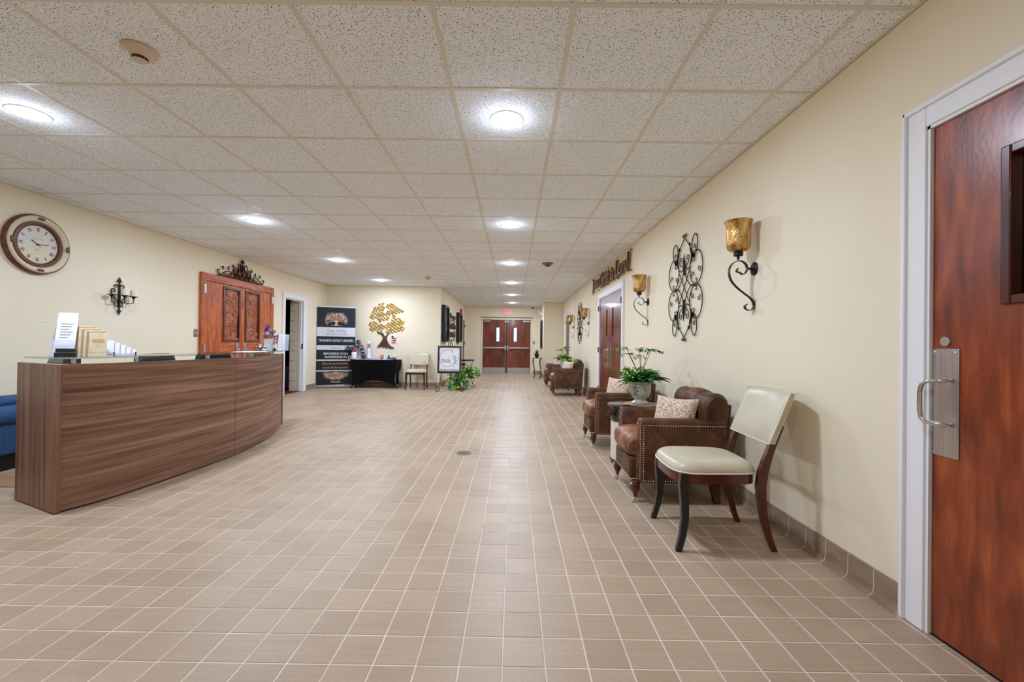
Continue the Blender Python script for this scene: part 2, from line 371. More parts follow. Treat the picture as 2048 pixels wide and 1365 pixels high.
# ---- floor
fl = struct(thing('floor', 'floor of small square tan quarry tiles with pale grout', 'floor'), 'floor of small square tan quarry tiles with pale grout', 'floor')
obj('grout_bed', MB().box(XL-.2, XR+.2, Y0-.2, YF+.2, -.06, -.0016), GROUT, fl)
gp = .0028
def qt(b, x, y, dz=0):
    a0, a1, b0, b1 = x+gp, x+TS-gp, y+gp, y+TS-gp; c = .0016
    o = [(a0, b0, -.004), (a1, b0, -.004), (a1, b1, -.004), (a0, b1, -.004), (a0, b0, dz-.0012), (a1, b0, dz-.0012), (a1, b1, dz-.0012), (a0, b1, dz-.0012),
         (a0+c, b0+c, dz), (a1-c, b0+c, dz), (a1-c, b1-c, dz), (a0+c, b1-c, dz)]
    b.add(o, [(0,1,5,4),(1,2,6,5),(2,3,7,6),(3,0,4,7),(4,5,9,8),(5,6,10,9),(6,7,11,10),(7,4,8,11),(8,9,10,11)])
cand = []; others = []
for j in range(-28, 99):
    y = TY+j*TS
    for i in range(-32, 12):
        x = TX+i*TS
        if x+TS < (XL if y < YB else XC)+.0 or x > XR or y > YF or (y > YJ and x > XJ): continue
        vis = y > 1.33 and abs(x+TS/2)/(y+TS) < 1.22 and not (x < -2.7 and y > 2.6 and x+TS > -3.9+.0 and y < 6 and x < -2.85)
        (cand if vis else others).append((y, x))
cand.sort(key=lambda t: (t[0], abs(t[1])))
tb = MB(); qt(tb, 0, 0); tme = tb.mesh('floor_tile'); tme.materials.append(TILE)
for y, x in cand[:300]: obj('floor_tile', tme, None, fl, loc=(x, y, random.uniform(-.0004, .0004)))
tb = MB()
for y, x in cand[300:]+others: qt(tb, x, y, random.uniform(-.0004, .0004))
obj('floor_tiles', tb, TILE, fl, kind='stuff')
# ---- cove base
cp_ = [(0, .124), (-.008, .124), (-.011, .119), (-.012, .04), (-.016, .018), (-.026, .006), (-.04, .0015), (-.04, 0), (0, 0)]
def cove_mesh(L):
    b = MB(); n = len(cp_); x0, x1 = .0028, L-.0028
    b.add([(x0, y, z) for y, z in cp_]+[(x1, y, z) for y, z in cp_], [tuple(range(n)), tuple(reversed(range(n, 2*n)))]+[((i+1) % n, i, i+n, (i+1) % n+n) for i in range(n)])
    me = b.mesh('cove_tile', 40); me.materials.append(COVE); return me
CM = cove_mesh(TS)
def baseboard(name, label, runs):
    t = struct(thing(name, label, 'baseboard'), label, 'baseboard')
    for (x, y, rz, L) in runs:
        n = int(L/TS); e = bpy.data.objects.new('x', None); R_ = Matrix.Rotation(rz, 4, 'Z')
        gp_ = [(y*.93 if z > .002 else y*.97, z*.985+.0001) for y, z in cp_]; ng = len(gp_)
        gb = MB().add([(0, y, z) for y, z in gp_]+[(L, y, z) for y, z in gp_], [tuple(range(ng)), tuple(reversed(range(ng, 2*ng)))]+[((i+1) % ng, i, i+ng, (i+1) % ng+ng) for i in range(ng)]).xf(Matrix.Translation((x, y, 0)) @ R_); obj('grout', gb, GROUT, t)
        for k in range(n):
            p = R_ @ Vector((k*TS, 0, 0)); obj('cove_tile', CM, None, t, loc=(x+p.x, y+p.y, 0), rz=rz)
        if L-n*TS > .02:
            p = R_ @ Vector((n*TS, 0, 0)); obj('cove_tile', cove_mesh(L-n*TS), None, t, loc=(x+p.x, y+p.y, 0), rz=rz)
        bpy.data.objects.remove(e)
# local +x runs along wall as seen facing it
y1 = TY+TS*33
baseboard('baseboard_right', 'brown cove tiles along the foot of the right wall', [(XR, 6.56, RW, 6.56-1.85), (XR, 12.77, RW, 12.77-8.52), (XR, YJ, RW, YJ-13.82)])
baseboard('baseboard_left', 'brown cove tiles along the foot of the left wall', [(XL, 1.0, LW, 5.5), (XL, 8.52, LW, .33), (XL, 9.86, LW, YB-9.86)])
baseboard('baseboard_back', 'brown cove tiles under the tree art wall', [(XL, YB, 0, XC-XL)])
baseboard('baseboard_corridor', 'brown cove tiles along the corridor side wall', [(XC, YB, LW, 15.5-YB)])
baseboard('baseboard_far', 'brown cove tiles beside the far double doors', [(XC, YF, 0, 1.27-.68+.01), (.74, YF, 0, XJ-.74)])
baseboard('baseboard_alcove', 'brown cove tiles around the narrow return wall', [(XJ, YJ, 0, XR-XJ), (XJ, YF, RW, YF-YJ)])
# ---- lamps in the ceiling
def lamp(x, y, label, watts=LAMP_W, W=None):
    t = thing('ceiling_light', label, 'light', (x, y, ZC), 0, 'round recessed lights in the ceiling')
    obj('trim_ring', MB().lathe([(.090, -.001), (.104, -.002), (.110, -.006), (.108, -.010), (.098, -.012), (.094, -.009)], 40, cap=False), WHITEP, t, 60)
    obj('diffuser', MB().lathe([(.0955, -.006), (.092, -.011), (.06, -.014), (.02, -.0155), (.002, -.0156)], 40), LED, t, 60)
    l = bpy.data.lights.new('lamp', 'AREA'); l.shape = 'DISK'; l.size = .18; l.energy = watts; l.color = LAMP_COL
    o = bpy.data.objects.new('lamp_glow', l); C.objects.link(o); o.parent = t; o.location = (0, 0, -.018)
    l = bpy.data.lights.new('lamp', 'POINT'); l.shadow_soft_size = .045; l.energy = watts*.07; l.color = LAMP_COL    # added point light that brightens the ceiling around the lamp
    o = bpy.data.objects.new('lamp_ceiling_fill', l); C.objects.link(o); o.parent = t; o.location = (0, 0, -.07)
    return t
CLX = CX-.5*CS; LLX = CX-5.5*CS
ordn = ['nearest', 'second nearest', 'third', 'fourth', 'fifth', 'farthest']
for k, y in enumerate((2.72, 5.17, 7.65, 10.08, 12.55, 15.0)): lamp(CLX, y, 'round recessed ceiling light, %s in the middle row towards the far doors' % ordn[k])
for k, y in enumerate((2.71, 5.13, 7.56, 9.92)): lamp(LLX, y, 'round recessed ceiling light, %s in the left row above the desk' % ['nearest', 'second', 'third', 'farthest'][k])
lamp(CLX, .28, 'dimmed round ceiling light added out of view behind the camera, middle row', LAMP_W*.4); lamp(LLX, .28, 'dimmed round ceiling light added out of view behind the camera, left row', LAMP_W*.4)  # unseen lamps added to carry on both rows, dimmed for the near floor
# ---- casings
def casing(x0, x1, h, w=.095, d=.02, parent=None, m=WHITE, jd=.1):
    b = MB()
    for a, c in ((x0-w, x0), (x1, x1+w)): b.box(a, c, -d, -.001, 0, h+w)
    b.box(x0, x1, -d, -.001, h, h+w)
    o = obj('casing', b, m, parent, bev=.004)
    e = MB()   # raised outer bead
    for a, c in ((x0-w-.006, x0-w+.016), (x1+w-.016, x1+w+.006)): e.box(a, c, -d-.012, -.001, 0, h+w+.006)
    e.box(x0-w, x1+w, -d-.012, -.001, h+w-.016, h+w+.006); obj('casing_bead', e, m, parent, bev=.005)
    j = MB()
    j.box(x0-.002, x0+.012, -.012, jd, 0, h); j.box(x1-.012, x1+.002, -.012, jd, 0, h); j.box(x0, x1, -.012, jd, h-.012, h+.002); obj('jamb', j, m, parent)
# door_1: near right. local x to the viewer's right = -y
d1 = struct(thing('door_1', 'large cherry wood door with steel pull, cut off at the right edge', 'door', (XR, D1[1], 0), RW), 'large cherry wood door with steel pull, cut off at the right edge', 'door')
W1 = D1[1]-D1[0]
casing(0, W1, D1[2], parent=d1)
b = MB(); vx0, vx1, vz0, vz1 = .27, .66, 1.31, 1.83
x0, x1 = .013, W1-.013
b.box(x0, vx0, .002, .045, .008, D1[2]-.014); b.box(vx1, x1, .002, .045, .008, D1[2]-.014); b.box(vx0, vx1, .002, .045, .008, vz0); b.box(vx0, vx1, .002, .045, vz1, D1[2]-.014)
obj('leaf', b, CHERRY, d1)
b = MB()
for a in ((vx0-.012, vx0+.02, vz0-.012, vz1+.012), (vx1-.02, vx1+.012, vz0-.012, vz1+.012), (vx0+.02, vx1-.02, vz0-.012, vz0+.02), (vx0+.02, vx1-.02, vz1-.02, vz1+.012)): b.box(a[0], a[1], -.01, .05, a[2], a[3])
obj('window_frame', b, MAHOG, d1, bev=.005)
obj('pane', MB().box(vx0+.02, vx1-.02, .03, .035, vz0+.02, vz1-.02), DGLASS, d1, label='dark door glass')
obj('threshold', MB().box(0, W1, 0, .06, .0, .006), BLACK, d1)
obj('deadbolt', MB().lathe([(.0, -.004), (.018, -.004), (.0205, 0), (.0205, .004)], 28, (.065, -.0, 1.172), 'y'), STEEL, d1, 40)
pp = obj('push_plate', MB().box(.013, .118, -.0015, .0015, .722, 1.142), STEEL, d1, bev=.0008, label='brushed steel push plate')
sc = MB()
for x in (.024, .106):
    for z in (.735, 1.129): sc.lathe([(0, -.0035), (.005, -.0025), (.006, -.001)], 12, (x, 0, z), 'y')
obj('screws', sc, CHROME, pp, 40)
hp = [(.036, -.002, 1.018)]+[(.036, -.002-.05*sin(t*pi/2/5), 1.018) for t in range(1, 6)]
hp = [(.095, -.002, 1.02), (.095, -.03, 1.02), (.09, -.042, 1.02), (.05, -.062, 1.015), (.035, -.065, 1.0), (.03, -.066, .97), (.03, -.066, .90), (.035, -.065, .87), (.05, -.062, .855), (.09, -.042, .85), (.095, -.03, .85), (.095, -.002, .85)]
obj('pull_handle', MB().tube(hp, .0085, 12), CHROME, d1, 50)
# room behind the near door
rm = MB(); rm.box(1.9, 5.2, -3, 4.5, -.05, 0)
struct(obj('floor_side_room', rm, OLIVE), 'olive floor of the dark room behind the near right door', 'floor')
struct(obj('wall_side_room', MB().box(5.2, 5.3, -3, 4.5, 1.78, 2.42), YELLW), 'yellow green wall seen through the door glass', 'wall')
struct(obj('trim_side_room', MB().box(5.2, 5.3, -3, 4.5, 0, 1.78), OLIVE), 'dark olive panelling under the yellow wall in the side room', 'panelling')
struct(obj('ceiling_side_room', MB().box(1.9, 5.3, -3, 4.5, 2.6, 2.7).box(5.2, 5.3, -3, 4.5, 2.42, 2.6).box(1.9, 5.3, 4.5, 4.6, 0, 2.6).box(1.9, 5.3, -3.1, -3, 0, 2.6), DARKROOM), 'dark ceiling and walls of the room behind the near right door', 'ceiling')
for k in range(3):
    p = thing('bench', 'olive bench %s seen through the door glass' % ['closest to the door', 'in the middle row', 'against the yellow wall'][k], 'bench', (2.9+.8*k, .7, 0), RW)
    obj('seat', MB().box(-1.2, 1.2, -.2, .2, .40, .45), OLIVE, p); obj('backrest', MB().box(-1.2, 1.2, .2, .25, 0, .95+.12*k), OLIVE, p, bev=.02)
pl = bpy.data.lights.new('side_room_fill', 'POINT'); pl.energy = 22; pl.shadow_soft_size = .2; o = bpy.data.objects.new('side_room_fill', pl); C.objects.link(o); o.location = (4.0, .6, 2.3)  # added fill light without a fixture, lights the room behind the glass
# door_2: double doors half way along the right wall
def hinge(b, x, z): b.box(x-.014, x+.014, -.024, -.018, z-.05, z+.05); b.tube([(x, -.026, z-.05), (x, -.026, z+.05)], .007, 8)
d2 = struct(thing('door_2', 'cherry double doors with narrow dark slots under the lettered sign', 'door', (XR, DD[1], 0), RW), 'cherry double doors with narrow dark slots under the lettered sign', 'door')
W2 = DD[1]-DD[0]; casing(0, W2, DD[2], parent=d2, w=.11)
for s in (0, 1):
    a, c = (.013, W2/2-.002) if s == 0 else (W2/2+.002, W2-.013)
    sx = W2/2-.235 if s == 0 else W2/2+.235
    b = MB(); b.box(a, sx-.05, .0, .045, .008, DD[2]-.014).box(sx+.05, c, .0, .045, .008, DD[2]-.014).box(sx-.05, sx+.05, .0, .045, .008, 1.30).box(sx-.05, sx+.05, .0, .045, 1.79, DD[2]-.014)
    lf = obj('leaf', b, CHERRY2, d2)
    obj('pane', MB().box(sx-.05, sx+.05, .02, .026, 1.30, 1.79), GLOSSB, lf, label='narrow dark glass slot')
    hx = W2/2-.1 if s == 0 else W2/2+.1
    obj('push_plate', MB().box(hx-.045, hx+.045, -.002, 0, .80, 1.19), STEEL, lf)
    obj('pull_handle', MB().tube([(hx, -.001, 1.07), (hx, -.05, 1.07), (hx, -.06, 1.05), (hx, -.06, .94), (hx, -.05, .92), (hx, -.001, .92)], .009, 10), CHROME, lf, 50)
    b = MB(); xh = 0 if s == 0 else W2
    for z in (.3, 1.05, 1.85): hinge(b, xh, z)
    obj('hinges', b, BLACK, lf)
# door_3: far right
d3 = struct(thing('door_3', 'brown wooden door far along the right wall behind a sconce', 'door', (XR, DR[1], 0), RW), 'brown wooden door far along the right wall behind a sconce', 'door')
W3 = DR[1]-DR[0]; casing(0, W3, DR[2], parent=d3)
obj('leaf', MB().box(.013, W3-.013, 0, .045, .008, DR[2]-.014), mat('brown door', (112, 76, 56), .45, c2=(134, 94, 72), scale=(6, 6, 1.5)), d3)
b = MB(); [hinge(b, 0, z) for z in (.3, 1.05, 1.85)]; obj('hinges', b, BLACK, d3)
obj('lever_handle', MB().tube([(W3-.08, -.001, 1), (W3-.08, -.05, 1), (W3-.18, -.05, 1)], .009, 8), CHROME, d3)
# door_4: far double doors with panic bars
d4 = struct(thing('door_4', 'dark cherry double doors with panic bars at the far end', 'door', (DF[0], YF, 0)), 'dark cherry double doors with panic bars at the far end', 'door')
W4 = DF[1]-DF[0]; H4 = DF[2]
b = MB(); b.box(-.06, 0, -.02, .1, 0, H4+.06).box(W4, W4+.06, -.02, .1, 0, H4+.06).box(0, W4, -.02, .1, H4, H4+.06); obj('casing', b, CREAMT, d4, bev=.004)
obj('head_flashing', MB().box(-.08, W4+.08, -.03, -.001, H4+.075, H4+.10), mat('taupe trim', (140, 122, 100), .5), d4)
for s in (0, 1):
    a, c = (.006, W4/2-.014) if s == 0 else (W4/2+.014, W4-.006)
    wx = W4/2-.335 if s == 0 else W4/2+.335
    b = MB().box(a, wx-.07, 0, .045, .01, H4-.008).box(wx+.07, c, 0, .045, .01, H4-.008).box(wx-.07, wx+.07, 0, .045, .01, 1.22).box(wx-.07, wx+.07, 0, .045, 1.78, H4-.008)
    lf = obj('leaf', b, CHERRY2, d4)
    b = MB()
    for q in ((wx-.085, wx-.06, 1.205, 1.795), (wx+.06, wx+.085, 1.205, 1.795), (wx-.06, wx+.06, 1.205, 1.23), (wx-.06, wx+.06, 1.77, 1.795)): b.box(q[0], q[1], -.012, .02, q[2], q[3])
    obj('window_frame', b, DARKWD, lf)
    obj('pane', MB().box(wx-.06, wx+.06, .01, .016, 1.23, 1.77), mat('daylit glass', (196, 206, 226), .3, emit=.75), lf, label='daylit pale blue door glass')
    obj('kick_plate', MB().box(a+.01, c-.01, -.004, 0, .012, .225), STEEL, lf, label='brushed steel kick plate')
    bz = .985
    b = MB().box(a+.03, c-.05, -.06, -.035, bz-.025, bz+.03); b.box(c-.06 if s == 0 else a, c if s == 0 else a+.06, -.06, -.001, bz-.08, bz+.09)
    obj('panic_bar', b, STEEL, lf, bev=.004)
    vx = c-.025 if s == 0 else a+.025
    obj('vertical_rod', MB().tube([(vx, -.03, .02), (vx, -.03, 2.02)], .009, 8).box(vx-.02, vx+.02, -.05, -.001, 1.97, 2.03), STEEL, lf)
    ax = a+.16 if s == 0 else c-.16; sg = 1 if s == 0 else -1
    b = MB().box(ax-.13, ax+.13, -.055, -.001, H4-.085, H4-.035); b.tube([(ax, -.06, H4-.03), (ax+sg*.25, -.12, H4-.01), (ax-sg*.1, -.05, H4+.0)], .01, 6)
    obj('door_closer', b, STEEL, lf)
obj('mullion', MB().box(W4/2-.013, W4/2+.013, -.012, .05, 0, H4), DARKWD, d4)
obj('threshold', MB().box(0, W4, -.05, .06, 0, .009), STEEL, d4)
struct(obj('wall_outside', MB().box(-3, 3, 18.2, 18.3, 0, 3), mat('outer vestibule', (150, 160, 175), .7)), 'grey vestibule wall hidden behind the far double doors', 'wall')
# door_5: brown door in the corridor
d5 = struct(thing('door_5', 'brown door with cream casing at the end of the corridor side wall', 'door', (XC, DC[0], 0), LW), 'brown door with cream casing at the end of the corridor side wall', 'door')
W5 = DC[1]-DC[0]; casing(0, W5, DC[2], w=.09, parent=d5, m=CREAMT)
obj('leaf', MB().box(.013, W5-.013, 0, .045, .008, DC[2]-.014), MATS['brown door'], d5)
b = MB(); [hinge(b, W5-.02, z) for z in (.3, 1.15, 1.8)]; obj('hinges', b, BLACK, d5)
obj('lever_handle', MB().tube([(.09, -.001, 1), (.09, -.05, 1), (.19, -.05, 1)], .011, 8), BLACK, d5)
# door_6: white doorway into the dark store room
d6 = struct(thing('door_6', 'open white-cased doorway into a dark room with red carpet', 'doorway', (XL, D2[0], 0), LW), 'open white-cased doorway into a dark room with red carpet', 'doorway')
W6 = D2[1]-D2[0]; casing(0, W6, D2[2], w=.1, parent=d6, jd=.09)
obj('stop_strip', MB().box(.012, .03, .04, .09, 0, D2[2]-.012).box(W6-.03, W6-.012, .04, .09, 0, D2[2]-.012).box(.012, W6-.012, .04, .09, D2[2]-.03, D2[2]-.012), WHITE, d6)
for k in range(9):
    obj('block', MB().box(W6-.012, W6+.01, .098, .30, .004+k*.228, .228+k*.228-.004), WALL, d6, bev=.002)
obj('strike_plate', MB().box(W6-.018, W6-.011, .0, .03, .96, 1.08), BLACK, d6)
obj('glowing_shelf_bar', MB().box(-.1, .9, 1.6, 1.63, 1.60, 1.63), mat('glowing blue shelf', (150, 190, 200), .5, emit=.25), d6)  # shelf bar with a faint glow put in, standing for the pale light strip
X2 = XL-.2
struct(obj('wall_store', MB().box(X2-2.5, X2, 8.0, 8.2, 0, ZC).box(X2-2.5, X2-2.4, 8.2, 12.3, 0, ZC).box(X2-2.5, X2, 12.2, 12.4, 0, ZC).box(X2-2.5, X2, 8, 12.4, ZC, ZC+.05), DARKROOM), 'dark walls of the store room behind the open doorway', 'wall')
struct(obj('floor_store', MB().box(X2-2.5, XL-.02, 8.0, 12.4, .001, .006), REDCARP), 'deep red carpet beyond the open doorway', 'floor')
tr = thing('trash_can', 'tall grey plastic bin inside the dark open doorway', 'bin', (-5.42, 10.3, .006))
obj('body', MB().lathe([(.001, 0), (.10, 0), (.135, .5), (.13, .5), (.098, .01), (.001, .01)], 20, cap=False), GREYP, tr, 40)
obj('rim', MB().lathe([(.135, .495), (.145, .50), (.145, .525), (.13, .525)], 20, cap=False), GREYP, tr, 40)
# ================================================================= RIGHT SIDE
PI = pi
def turned_leg(h=.15):
    m = MB().lathe([(.0, 0), (.010, .0), (.013, .01), (.015, .03), (.024, .055), (.031, .08), (.034, .10), (.030, .12), (.036, .128), (.036, .135), (.03, .14), (.034, .16), (.03, .165)], 16)
    return m
def caster(t, x, y):
    c = obj('caster', MB().lathe([(0, -.010), (.014, -.010), (.017, 0), (.014, .010), (0, .010)], 14, (x, y-.012, .017), 'x').lathe([(0, .03), (.012, .03), (.010, .05), (.004, .055)], 10, (x, y, 0)).tube([(x, y, .04), (x, y-.012, .02)], .005, 6), CHROME, None, 50)
    c.parent = t; return c
def make_armchair():
    t = thing('armchair', 'x', 'armchair')
    A = .33; T = .115; yf, yr = -.315, .30; za = .612
    # base frame with rounded front
    b = MB().box(-A+.004, A-.004, -.30, .27, .155, .30); b.box(-A+T, A-T, -.365, -.29, .155, .315)
    base = obj('seat_frame', b, LEATHB, t, bev=.018, seg=3)
    for s in (-1, 1):
        x0, x1 = sorted((s*A, s*(A-T)))
        arm = MB(); n = 8
        arm.prism([(x0, .155), (x1, .155), (x1, za-.03), (x1-.012, za-.006), (x1-.035, za), (x0+.035, za), (x0+.012, za-.006), (x0, za-.03)], yf, yr)
        o = obj('armrest', arm, LEATHB if s else LEATHB, t, bev=.014, seg=3)
        nb = MB(); xs = s*(A+.0005)
        def nail(x, y, z, ax):
            if ax == 'x': nb.lathe([(.0045, 0), (.003, s*.0025), (0, s*.0034)], 6, (x, y, z), 'x', cap=False)
            else: nb.lathe([(.0045, 0), (.003, -.0025), (0, -.0034)], 6, (x, y, z), 'y', cap=False)
        for k in range(34): nail(xs, yf+.02+k*.0175, za-.045, 'x')
        for k in range(24): nail(xs, yf+.02, za-.06-k*.0165, 'x')
        for k in range(34): nail(xs, yf+.02+k*.0175, .172, 'x')
        xm0, xm1 = x0+.016, x1-.016
        for k in range(25):
            nail(xm0, yf-.0005, .185+k*.0165, 'y'); nail(xm1, yf-.0005, .185+k*.0165, 'y')
        obj('nailheads', nb, BRASS, o, 60, kind='stuff')
    nb = MB()
    for k in range(24): nb.lathe([(.0045, 0), (.003, -.0025), (0, -.0034)], 6, (-.205+k*.0178, -.3655, .172), 'y', cap=False)
    obj('nailheads', nb, BRASS, base, 60, kind='stuff')
    # loose seat cushion with a rolled nose
    def cush(u, v):
        a = 2*PI*v; e = .42
        cy, cz = math.copysign(abs(cos(a))**e, cos(a)), math.copysign(abs(sin(a))**.7, sin(a))
        x = (u-.5)*2; xx = math.copysign(1-(1-abs(x))**1.0, x)
        edge = (1-abs(xx)**6)**.5 if abs(xx) < 1 else 0
        wz = .092*(.72+.28*edge)*(.0 if abs(xx) >= .999 else 1)+(.045 if abs(xx) >= .999 else 0)
        dy = .26*(.95+.05*edge)
        wr = .004*sin(9*xx+3*cy)+.003*sin(21*xx-5*cy)
        return (xx*.222, -.125+cy*dy-(0.012*(1-xx*xx) if cy < 0 else 0), .395+cz*(wz+wr*(1 if cz > 0 else 0))+.018*(1-xx*xx)*(cz > 0)*(1-cy*cy))
    cb = MB().grid(cush, 26, 40)
    for xx in (-1, 1): # end caps
        ring = [cush((xx+1)/2, j/40) for j in range(40)]; o = len(cb.v); cb.v += ring+[(xx*.226, -.125, .395)]
        for j in range(40): cb.f.append((o+j, o+(j+1) % 40, o+40) if xx < 0 else (o+(j+1) % 40, o+j, o+40))
    obj('seat_cushion', cb, LEATHS, t, 70)
    # tufted, rolled back
    prof = [(.10, .36), (.118, .46), (.135, .56), (.142, .64), (.143, .69), (.150, .735), (.170, .775), (.205, .80), (.25, .806), (.29, .792), (.318, .76), (.33, .72), (.325, .66), (.315, .56), (.305, .45), (.295, .33), (.285, .20), (.20, .20)]
    W = A-.012
    def back(u, v):
        i = v*(len(prof)-1); k = min(int(i), len(prof)-2); f = i-k; y, z = prof[k][0]*(1-f)+prof[k+1][0]*f, prof[k][1]*(1-f)+prof[k+1][1]*f
        x = (u-.5)*2; ed = max(0, (abs(x)-.86)/.14); cy, cz = .225, .55
        sh = 1-.16*ed*ed
        front = max(0, 1-max(0, (v-.62)/.12)) if v > .62 else 1
        gro = sum(math.exp(-((x-g_)/.055)**2) for g_ in (-.38, .38))
        puff = .012*cos(x*PI*1.5)
        tuft = math.exp(-((z-.655)/.05)**2)*sum(math.exp(-((x-g_)/.10)**2) for g_ in (-.38, .38))
        d = front*(-.020*gro-.022*tuft+puff)
        ny, nz = (y-cy), (z-cz); l = max(1e-6, sqrt(ny*ny+nz*nz)); ny, nz = ny/l, nz/l
        return (x*W*(1-.0*ed), cy+(y-cy)*sh+ny*d, z-(1-sh)*.2*(z > .6)+nz*d*(.7 if z > .7 else .2))
    bb = MB().grid(back, 48, 68)
    for xx in (0, 1):
        ring = [back(xx, j/68) for j in range(69)]; o = len(bb.v); bb.v += ring+[(ring[0][0], .22, .5)]
        for j in range(68): bb.f.append((o+j, o+j+1, o+69) if xx else (o+j+1, o+j, o+69))
    bk = obj('backrest', bb, LEATHB, t, 75)
    obj('back_panel', MB().add([(-W+.005, .292, .17), (W-.005, .292, .17), (W-.005, .335, .72), (-W+.005, .335, .72), (-W+.005, .27, .17), (W-.005, .27, .17), (W-.005, .31, .72), (-W+.005, .31, .72)],
        [(0,1,2,3),(7,6,5,4),(0,4,5,1),(1,5,6,2),(2,6,7,3),(3,7,4,0)]), LEATHD, t)
    for x in (-.38, .38): obj('button', MB().sell((x*W, .152, .655), (.012, .006, .012), 1, 1, 10, 6), LEATHD, bk, 60)
    for s in (-1, 1):
        g_ = obj('leg', turned_leg(), MAHOG, t, 40, loc=(s*.265, -.335, .0)); g_.location = (s*.265, -.335, .035-.035)
        g_.data.transform(Matrix.Translation((0, 0, .04)) @ Matrix.Diagonal((1, 1, .72, 1)))
        caster(t, s*.265, -.335)
        r = MB(); r.add([(s*.265-.03, .20, .16), (s*.265+.03, .20, .16), (s*.265+.03, .27, .16), (s*.265-.03, .27, .16), (s*.265-.02, .235, 0), (s*.265+.02, .235, 0), (s*.265+.02, .28, 0), (s*.265-.02, .28, 0)],
            [(0,1,2,3),(7,6,5,4),(0,4,5,1),(1,5,6,2),(2,6,7,3),(3,7,4,0)]); obj('leg', r, MAHOG, t, bev=.004)
    return t
ac = make_armchair()
ACX = 1.235
ac.location = (ACX, 3.395, 0); ac.rotation_euler = (0, 0, RW); ac['label'] = 'tufted brown leather armchair with nailheads just behind the cream dining chair'; ac['group'] = 'brown leather armchairs along the right wall'
dup(ac, (ACX, 5.03, 0), label='brown leather armchair beyond the near urn of ferns, white pillow on it')
dup(ac, (ACX, 9.83, 0), label='nearer brown leather armchair of the far pair past the double doors')
dup(ac, (ACX, 11.72, 0), label='farthest brown leather armchair by the narrow return wall')
# pillows
def make_pillow(w=.34, h=.30, d=.075):
    b = MB(); n = 22
    def f(sg):
        def g_(u, v):
            x, z = (u-.5)*2, (v-.5)*2
            px_, pz_ = x*(1-.10*(1-z*z)), z*(1-.12*(1-x*x))
            th = max(0, (1-x**4))*max(0, (1-z**4)); return (px_*w/2, sg*d*th**.6, pz_*h/2)
        return g_
    b.grid(f(-1), n, n); c = MB().grid(f(1), n, n); c.f = [tuple(reversed(q)) for q in c.f]
    return b, c
def pillow(loc, rz, tilt, label, m=PILLOW, w=.35, h=.30):
    t = thing('pillow', label, 'pillow', loc, rz, 'patterned pillows on the armchairs'); t.rotation_euler = (tilt, 0, rz)
    a, c = make_pillow(w, h); obj('front_cover', a, m, t, 80); obj('back_cover', c, TAN, t, 80)
    return t
pillow((1.25, 3.31, .605), RW+.72, -.34, 'copper and cream brocade throw pillow on the nearest armchair')
pillow((1.22, 4.93, .62), RW+.7, -.30, 'pale patterned pillow behind the near ceramic urn')
pillow((1.24, 9.73, .62), RW+.6, -.3, 'pale pillow on the nearer armchair of the far pair')
pillow((1.22, 11.62, .62), RW+.6, -.3, 'pale pillow on the farthest armchair, barely visible')
